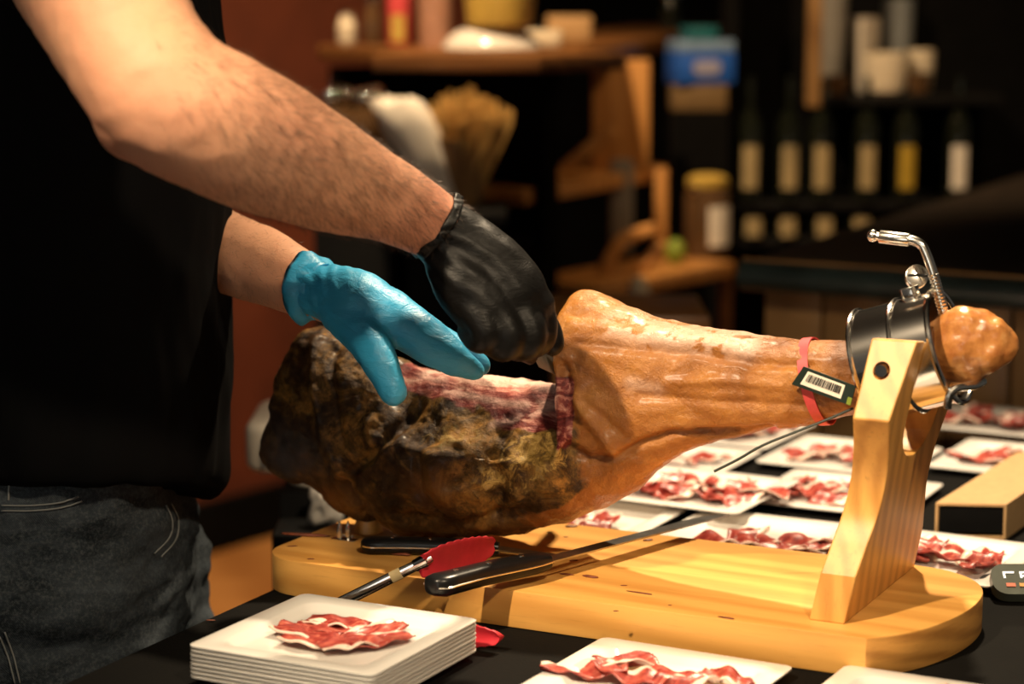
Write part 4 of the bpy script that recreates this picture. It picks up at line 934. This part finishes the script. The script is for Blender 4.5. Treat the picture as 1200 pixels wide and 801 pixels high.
# long back-bar counter top
def board_between(name, A_, B_, depth, zt_, th_, m, parent=None):
    d = np.array(B_) - np.array(A_); d[2] = 0; L = np.linalg.norm(d); d /= L; nn_ = np.array([-d[1], d[0], 0])
    c = (np.array(A_) + np.array(B_)) / 2 + nn_ * depth / 2
    return link(name, bevelled(MB().box((c[0], c[1], zt_ - th_ / 2), (L, abs(depth), th_), _rz(math.atan2(d[1], d[0]))), .004), m, parent)
zs = 1.41
k0 = WZ(372, 52, zs); kc = WZ(632, 64, zs); k1 = WZ(868, 30, zs)
sh = thing('back_bar_shelf', 'long brown wooden shelf top on a black cabinet behind the carver', 'shelf', (kc[0] - .2, kc[1] + .4, 0))
board_between('shelf_top', k0, kc, .22, zs, .035, M['brown_wood'], sh)
board_between('shelf_return', kc, k1, .35, zs - .0005, .035, M['brown_wood'], sh)
d = kc - k0; d /= np.linalg.norm(d); nn_ = np.array([-d[1], d[0], 0]); Lk = np.linalg.norm(kc - k0) - .28; c = k0 + d * Lk / 2 + nn_ * .24
link('cabinet_back', MB().box((c[0], c[1], .68), (Lk, .04, 1.36), _rz(math.atan2(d[1], d[0]))), M['black_matte'], sh)
c = k0 * .98 + kc * .02 + nn_ * .12 + d * .02; link('cabinet_side', MB().box((c[0], c[1], .68), (.04, .20, 1.36), _rz(math.atan2(d[1], d[0]))), M['black_matte'], sh)
c = k0 + d * Lk / 2 + nn_ * .12; link('inner_shelf', MB().box((c[0], c[1], .99), (Lk - .04, .20, .03), _rz(math.atan2(d[1], d[0]))), M['black_matte'], sh)
def on_shelf(px, back, z=zs):       # a point on the shelf, 'back' metres behind its front edge
    r = ray(px, 100); x_, y_ = r[0] / r[1], 1.
    A_ = k0 + nn_ * back; t_ = (A_ @ np.array([1, 0, 0]) - x_ * A_[1]) / (x_ * d[1] - d[0]); return np.array([*(A_ + d * t_)[:2], z])
def arc_label(t_, p, r_, z0, z1, m, half=34, mid=-92):
    aa = np.radians(np.linspace(mid - half, mid + half, 9)); rg_ = []
    for rr, z in ((r_ + .0014, z0), (r_ + .0014, z1), (r_ + .0002, z1), (r_ + .0002, z0)): rg_.append([(p[0] + rr * math.cos(q), p[1] + rr * math.sin(q), p[2] + z) for q in aa])
    V = [x for r3 in rg_ for x in r3]; n = 9; F = []
    for i in range(4):
        for j in range(n - 1): F.append((i * n + j, i * n + j + 1, ((i + 1) % 4) * n + j + 1, ((i + 1) % 4) * n + j))
    F += [(0, n, 2 * n, 3 * n), (n - 1, 2 * n - 1, 3 * n - 1, 4 * n - 1)]
    link('paper_label', MB().add(V, F), m, t_)
def bottle(name, p, h, r_, m, label, cat='bottle', lab=None, neck=.3, group=None, cap=None):
    t_ = thing(name, label, cat, p, group)
    link('glass_body', MB().lathe([(r_ * .9, 0), (r_, .004), (r_, h * .58), (r_ * .8, h * .66), (r_ * neck, h * .76), (r_ * neck, h * .97), (r_ * neck * 1.15, h * .975), (r_ * neck * 1.15, h)], 20, p), m, t_)
    if lab is not None: arc_label(t_, p, r_, h * lab[1], h * lab[2], lab[0])
    if cap is not None: link('cap', MB().lathe([(r_ * neck * 1.2, h * .93), (r_ * neck * 1.25, h * 1.0), (r_ * neck * 1.1, h * 1.02), (r_ * neck * .7, h * 1.04), (.001, h * 1.05)], 16, p), cap, t_)
    return t_
bottle('spice_shaker', on_shelf(407, .10), .075, .022, M['cream'], 'small pale shaker at the left end of the back shelf', 'shaker', neck=.75, cap=M['chrome'])
bottle('spice_shaker', on_shelf(437, .10), .11, .020, M['smoke_jar'], 'narrow grey shaker second along the back shelf', 'shaker', neck=.7, cap=M['chrome'])
bottle('sauce_bottle', on_shelf(468, .10), .20, .026, M['band_red'], 'red sauce bottle standing on the back shelf', 'bottle', neck=.4, lab=(M['yellow'], .05, .35), cap=M['zinc'])
p = on_shelf(510, .10); g_ = thing('glass_tumbler', 'tall pinkish glass tumbler on the back shelf', 'glass', p)
link('tumbler_wall', MB().lathe([(.034, 0), (.040, .14), (.038, .14), (.032, .006), (.0, .006)], 24, p), simple('pink_glass', (.45, .24, .16), .15), g_)
p = on_shelf(576, .10); g_ = tag(link('serving_dish', MB().lathe([(.102, 0), (.106, .004), (.104, .012), (.088, .030), (.070, .043), (.0, .046)], 40, p), M['plate']), 'upturned round white dish on the back shelf under a yellow bowl', 'dish')
p = on_shelf(586, .10) + np.array([0, 0, .0465]); tag(link('yellow_bowl', MB().lathe([(.05, 0), (.070, .01), (.078, .09), (.075, .14), (.071, .14), (.074, .09), (.066, .014), (.0, .012)], 32, p), M['yellow']), 'round yellow bowl standing on the white dish on the back shelf', 'bowl')
dr = k1 - kc; dr /= np.linalg.norm(dr); nr = np.array([-dr[1], dr[0], 0])
for i, (al, w_, h_, m_, lb) in enumerate(((.55, .16, .035, 'cream', 'flat pale tray on the shelf corner beside the yellow bowl'), (.60, .11, .06, 'kraft', 'small tan box on the shelf corner behind the pale tray'))):
    p = kc + dr * (al + i * .4) + nr * .16; p[2] = zs; tag(link('serving_tray', bevelled(MB().prism([(p[0] + x, p[1] + y) for x, y in rsq(w_ / 2, .015, 4, .06)], zs + .0004, zs + h_), .004), M[m_]), lb, 'tray')
p = kc + dr * 2.1 + nr * .1; p[2] = zs + .0002; bottle('small_bottle', p, .10, .03, M['bottle'], 'small dark bottle with shiny cap at the far end of the shelf', cap=M['steel'], neck=.6)

# paper bag with bread sticks in front of the cabinet, on a low black stand
pb = WY(530, 240, 4.45); st_ = thing('side_stand', 'black stand under the bag of bread sticks', 'stand', (pb[0], pb[1], 0))
link('stand_top', bevelled(MB().box((pb[0] + .005, pb[1] - .02, pb[2] - .016), (.21, .24, .03)), .004), M['black'], st_)
link('stand_body', MB().box((pb[0] + .005, pb[1] - .01, (pb[2] - .031) / 2), (.18, .18, pb[2] - .031)), M['black_matte'], st_)
sk = thing('bread_basket', 'cloth-lined holder bursting with thin golden bread sticks', 'basket', pb)
mb = MB(); rings = []
for z, r_ in ((0, .055), (.04, .066), (.12, .074), (.14, .076), (.14, .073), (.04, .062), (.006, .052)): rings.append([(pb[0] + r_ * math.cos(q) * (1 + .04 * math.sin(7 * q)), pb[1] + r_ * math.sin(q), pb[2] + z + (.006 * math.sin(5 * q) if z >= .14 else 0)) for q in np.arange(40) * 2 * math.pi / 40])
link('holder', mb.loft(rings), M['panel_wood'], sk)
mb = MB(); V = []
for z, r_, lean in ((.01, .05, 0), (.10, .062, -.03), (.16, .078, -.06), (.205, .070, -.085), (.215, .045, -.09), (.20, .02, -.085)): mb.v.append(0); V.append([(pb[0] - .022 + lean + r_ * .75 * math.cos(q), pb[1] - .055 + r_ * .45 * math.sin(q) * 1, pb[2] + z + .006 * math.sin(4 * q)) for q in np.arange(32) * 2 * math.pi / 32])
mb = MB().loft(V); link('napkin', mb, M['white_card'], sk, smooth=180)
r_g = random.Random(4); stm = simple('golden_bread_stick', (.70, .45, .14), .6, var=.2)
for i in range(200):
    a_, rr = r_g.uniform(0, 6.28), .05 * math.sqrt(r_g.random()); bx, by = rr * math.cos(a_), rr * math.sin(a_); L = (.235 - 1.1 * rr) * r_g.uniform(.92, 1.06)
    q0_ = pb + np.array([bx * .8 + .012, by * .8, .012]); q1_ = pb + np.array([bx * 2.0 + .026, by * 1.7, L]); link('bread_stick', MB().tube([q0_, q1_], .0034, n=5), stm, sk)
# glassware catching the lamps
for i, (px, py, Y, r_) in enumerate(((388, 178, 4.5, .033), (402, 180, 4.58, .031), (427, 182, 4.5, .034), (441, 186, 4.6, .03))):
    p = WY(px, py, Y); p[2] = 1.215; g_ = thing('wine_glass', f'{("first", "second", "third", "fourth")[i]} upturned stemless glass from the left behind the forearm', 'glass', p, None)
    link('bowl', MB().lathe([(.028, 0), (r_, .03), (r_ * .95, .065), (r_ * .6, .085), (.004, .092)], 20, p), M['smoke_jar'], g_); link('glint_ball', MB().ball(p + np.array([0, 0, .108]), .021, 24, 16), M['chrome'], g_, smooth=180)  # chrome ball on top is added only to throw a round glint
p = WY(415, 180, 4.55); tag(link('glass_rack', bevelled(MB().box((p[0], p[1], .607), (.15, .22, 1.214)), .004), M['black']), 'black rack stand under the upturned glasses behind the forearm', 'stand')

# wooden crate shelving in the middle
cr = thing('crate_shelving', 'orange wooden shelving with curved brackets behind the ham', 'shelf', (.2, 5.1, 0))
def bar3(name, pts, w_, h_, m, parent, sub=1, flat=None):
    return link(name, MB().tube(pts, w_, n=8, sub=sub, flat=flat, up=(0, 0, 1)), m, parent)
A1 = WY(615, 222, 4.8); A2 = WZ(782, 193, A1[2]); board_between('shelf_board', A1, A2, .22, A1[2], .035, M['orange_wood'], cr)
A3 = WY(702, 336, 4.8); A4 = WZ(862, 306, A3[2]); board_between('shelf_board', A3, A4, .22, A3[2], .035, M['orange_wood'], cr)
c = (WZ(735, 200, A1[2]) + np.array([.03, .12, 0])); x0, x1 = WY(702, 100, 5.2)[0], WY(770, 100, 5.2)[0]; zt0, zt1 = A1[2] + .002, WY(735, 72, 5.2)[2]
link('back_panel', bevelled(MB().box(((x0 + x1) / 2 - .01, 5.33, (zt0 + zt1) / 2), (x1 - x0, .03, zt1 - zt0)), .004), M['orange_wood'], cr)
link('brace', bevelled(MB().box(tuple((WY(664, 196, 5.05) + WY(716, 152, 5.05)) / 2), (.145, .05, .026), np.array([[math.cos(R(40)), 0, -math.sin(R(40))], [0, 1, 0], [math.sin(R(40)), 0, math.cos(R(40))]])), .003), M['orange_wood'], cr)
link('post', bevelled(MB().box(((WY(774, 260, 5.35)[0]), 5.35, (A1[2] + A3[2]) / 2), (.030, .04, A1[2] - A3[2] - .0)), .003), M['orange_wood'], cr)
bar3('curved_bracket', [WY(704, 335, 5.0), WY(714, 305, 5.0), WY(732, 280, 5.02), WY(766, 268, 5.05)], .016, 0, M['orange_wood'], cr, 4, (1, .8))
bar3('lower_bracket', [WY(712, 330, 5.05), WY(752, 312, 5.05), WY(776, 285, 5.08)], .013, 0, M['orange_wood'], cr, 4, (1, .8))
for i, (X, Y_) in enumerate(((A3[0] + .02, A3[1] + .08), (A4[0] - .02, A4[1] + .03), (A1[0] + .03, A1[1] + .06))):
    link('leg', MB().tube([(X, Y_, 0), (X, Y_, (A3[2] if i < 2 else A1[2]) - .035)], .016, n=8), M['orange_wood'] if i == 2 else M['brown_wood'], cr)
p = WY(628, 200, 4.95); p[2] = A1[2] + .0005; tag(link('small_cup', MB().lathe([(.018, 0), (.026, .012), (.028, .045), (.024, .045), (.02, .01), (0, .008)], 18, p), M['cream']), 'small pale cup on the left end of the orange shelf', 'cup')
p = WY(728, 285, 5.25); tag(link('grey_towel', bevelled(MB().box((p[0], p[1], p[2] + .09), (.055, .03, .22)), .008), M['grey_cloth']), 'grey towel hanging under the orange shelf', 'towel')
p = WY(748, 360, 4.7); tag(link('egg_shaped_shaker', MB().lathe([(.016, 0), (.024, .02), (.023, .045), (.010, .066), (.001, .07)], 18, p), M['cream']), 'pale rounded shaker just above the ham shank', 'shaker')
tag(link('shaker_stand', MB().box((p[0], p[1], p[2] / 2 - .0005), (.10, .10, p[2] - .001)), M['black_matte']), 'black stand under the pale rounded shaker', 'stand')
p = WY(660, 420, 3.6); ch_ = thing('wooden_stool', 'orange wooden stool half hidden behind the ham knuckle', 'stool', (p[0] + .1, p[1] + .12, 0))
for dx, dy in ((0, 0), (.22, 0), (0, .22), (.22, .22)):
    link('leg', MB().tube([(p[0] + dx, p[1] + dy, 0), (p[0] + dx, p[1] + dy, .99)], .016, n=10), M['orange_wood'], ch_)
link('seat', bevelled(MB().box((p[0] + .11, p[1] + .11, 1.003), (.26, .26, .026)), .006), M['brown_wood'], ch_)
# jar with white label, lime, on the lower shelf
zl = A3[2] + .0005; p = WZ(832, 306, zl) + np.array([0, .10, 0]); jr = thing('storage_jar', 'brown jar with yellow lid and white label on the lower shelf', 'jar', p)
link('jar_body', MB().lathe([(.050, 0), (.054, .01), (.054, .15), (.046, .17), (.0, .171)], 28, p), M['smoke_jar'], jr); link('jar_glint_ball', MB().ball(p + np.array([-.035, -.042, .165]), .012, 18, 12), M['chrome'], jr, smooth=180); link('lid', MB().lathe([(.048, .168), (.050, .172), (.050, .19), (.03, .198), (.001, .2)], 28, p), M['yellow'], jr)  # the chrome ball by the lid is added to catch a lamp glint
mb = MB(); aa = np.linspace(R(-90), R(-20), 10); rgs = [[(p[0] + r_ * math.cos(q), p[1] + r_ * math.sin(q), p[2] + z) for q in aa] for r_, z in ((.0552, .03), (.0552, .125))]
V = [x for r_ in rgs for x in r_]; me = modded(MB().add(V, [(i, i + 1, 11 + i, 10 + i) for i in range(9)]), [('SOLIDIFY', dict(thickness=.001, offset=1))]); link('paper_label', me, M['white_card'], jr)
p = WZ(793, 312, zl) + np.array([0, .05, 0]); tag(link('lime', MB().ball(p + np.array([0, 0, .028]), .030, 18, 12, (.8, .8, 1.05)), M['lime'], smooth=180), 'green lime beside the jar on the lower shelf', 'fruit')
# blue carton on a black side unit
zb_ = WY(820, 130, 5.54)[2]; q = WY(822, 90, 5.54); su = tag(link('black_cupboard', MB().box((q[0], 5.60, zb_ / 2), (.14, .13, zb_)), M['black_matte']), 'black cupboard beneath the blue carton', 'cupboard')
bx_ = thing('blue_carton', 'bright blue carton with white oval label behind the shelving', 'carton', (q[0], 5.58, zb_ + .0005))
px1 = 5.58 / FPX
link('brown_base', bevelled(MB().box((q[0] - .005, 5.58, zb_ + .033), (64 * px1, .10, .064)), .003), simple('tan_card', (.14, .085, .03), .7), bx_)
zb1 = zb_ + .066; rt_ = _rz(R(14))
link('carton_body', bevelled(MB().box((q[0], 5.58, zb1 + .040), (70 * px1, .10, .078), rt_), .003), M['blue_box'], bx_); link('pale_band', bevelled(MB().box((q[0], 5.58, zb1 + .094), (68 * px1, .10, .028), rt_), .003), M['pale_blue'], bx_)
link('teal_lid', bevelled(MB().box((q[0] - .005, 5.58, zb1 + .125), (34 * px1, .09, .032), rt_), .003), M['teal_box'], bx_)
V = [(x, -.0515, z) for x, z in [(a * 1, b) for a, b in rsq(.036, .016, 6, .018)]]; V2 = [(x, -.0535, z) for x, _, z in V]; tr = lambda L_: [tuple(rt_ @ np.array(v) + np.array([q[0], 5.58, zb1 + .042])) for v in L_]
link('oval_label', MB().loft([tr(V), tr(V2)]), simple('lilac_label', (.30, .30, .42), .6), bx_)

# right-hand shelving with dishes and wine
rs = thing('wine_shelving', 'tall black shelving with cups and wine bottles at the right', 'shelf', (1.0, 5.75, 0))
zA = WY(1040, 112, 5.6)[2]; zB = WY(960, 240, 5.5)[2]; zC = WY(930, 284, 5.5)[2]
for z_, x0_, x1_ in ((zA, 955, 1180), (zB, 863, 1290), (zC, 863, 1290)):
    u0, u1 = WY(x0_, 200, 5.55)[0], WY(x1_, 200, 5.55)[0]; link('shelf_board', bevelled(MB().box(((u0 + u1) / 2, 5.735, z_ - .012), (u1 - u0, .27, .024)), .003), M['black'], rs)
link('back_panel', MB().box((1.085, 5.89, 1.05), (1.05, .03, 2.1)), M['black_matte'], rs)
for x_ in (.558, 1.6): link('side_panel', MB().box((x_, 5.735, 1.05), (.018, .27, 2.1)), M['black_matte'], rs)
q = WY(957, 60, 5.45); q2 = WY(957, 126, 5.45); link('front_post', bevelled(MB().box((q[0], 5.50, (q2[2] + 2.1) / 2), (.034, .034, 2.1 - q2[2])), .003), M['panel_wood'], rs)
def cup(px, Y, r_, h, m, label, cat='cup', name='ceramic_cup', dz=0):
    p = WY(px, 100, Y); p[2] = zA + .0005 + dz
    return tag(link(name, MB().lathe([(r_ * .6, 0), (r_ * .8, h * .1), (r_, h * .6), (r_ * 1.03, h), (r_ * .94, h), (r_ * .9, h * .6), (r_ * .6, h * .12), (0, h * .1)], 24, p), M[m]), label, cat)
cup(981, 5.62, .028, .05, 'smoke_jar', 'small glass candle cup beside the shelf post'); cup(1038, 5.64, .058, .105, 'cream', 'large cream bowl on the right shelf', 'bowl', 'cream_bowl')
cup(1013, 5.78, .034, .19, 'white_plastic', 'tall white jug behind the cream bowl', 'jug', 'white_jug'); cup(1076, 5.62, .030, .055, 'smoke_jar', 'small brown cup right of the cream bowl'); cup(1078, 5.70, .034, .11, 'cream', 'pale mug at the back right of the cream bowl')
cup(972, 5.72, .04, .26, 'grey_cloth', 'grey canister behind the shelf post', 'canister', 'grey_canister'); cup(1050, 5.80, .040, .24, 'grey_plastic', 'tall grey glass behind the cream bowl', 'glass', 'tall_glass')
names = ('leftmost', 'second', 'third', 'fourth', 'fifth', 'sixth')
for i, (px, m_, lb) in enumerate(((878, 'beige_label', None), (924, 'beige_label', None), (962, 'beige_label', None), (1015, 'beige_label', None), (1061, 'yellow_label', None), (1122, 'white_card', None))):
    p = WY(px, 200, 5.62); p[2] = zB + .0005; bottle('wine_bottle', p, .31, .032, M['bottle'], f'{names[i]} dark wine bottle from the left on the upper wine row', lab=(M[m_], .10, .45))
for i, (px, m_) in enumerate(((882, 'beige_label'), (922, 'beige_label'), (965, 'beige_label'), (1008, 'beige_label'))):
    p = WY(px, 260, 5.62); p[2] = zC + .0005; bottle('wine_bottle', p, zB - zC - .03, .034, M['bottle'], f'{names[i]} dark bottle from the left on the lower wine row', lab=(M[m_], .08, .8))
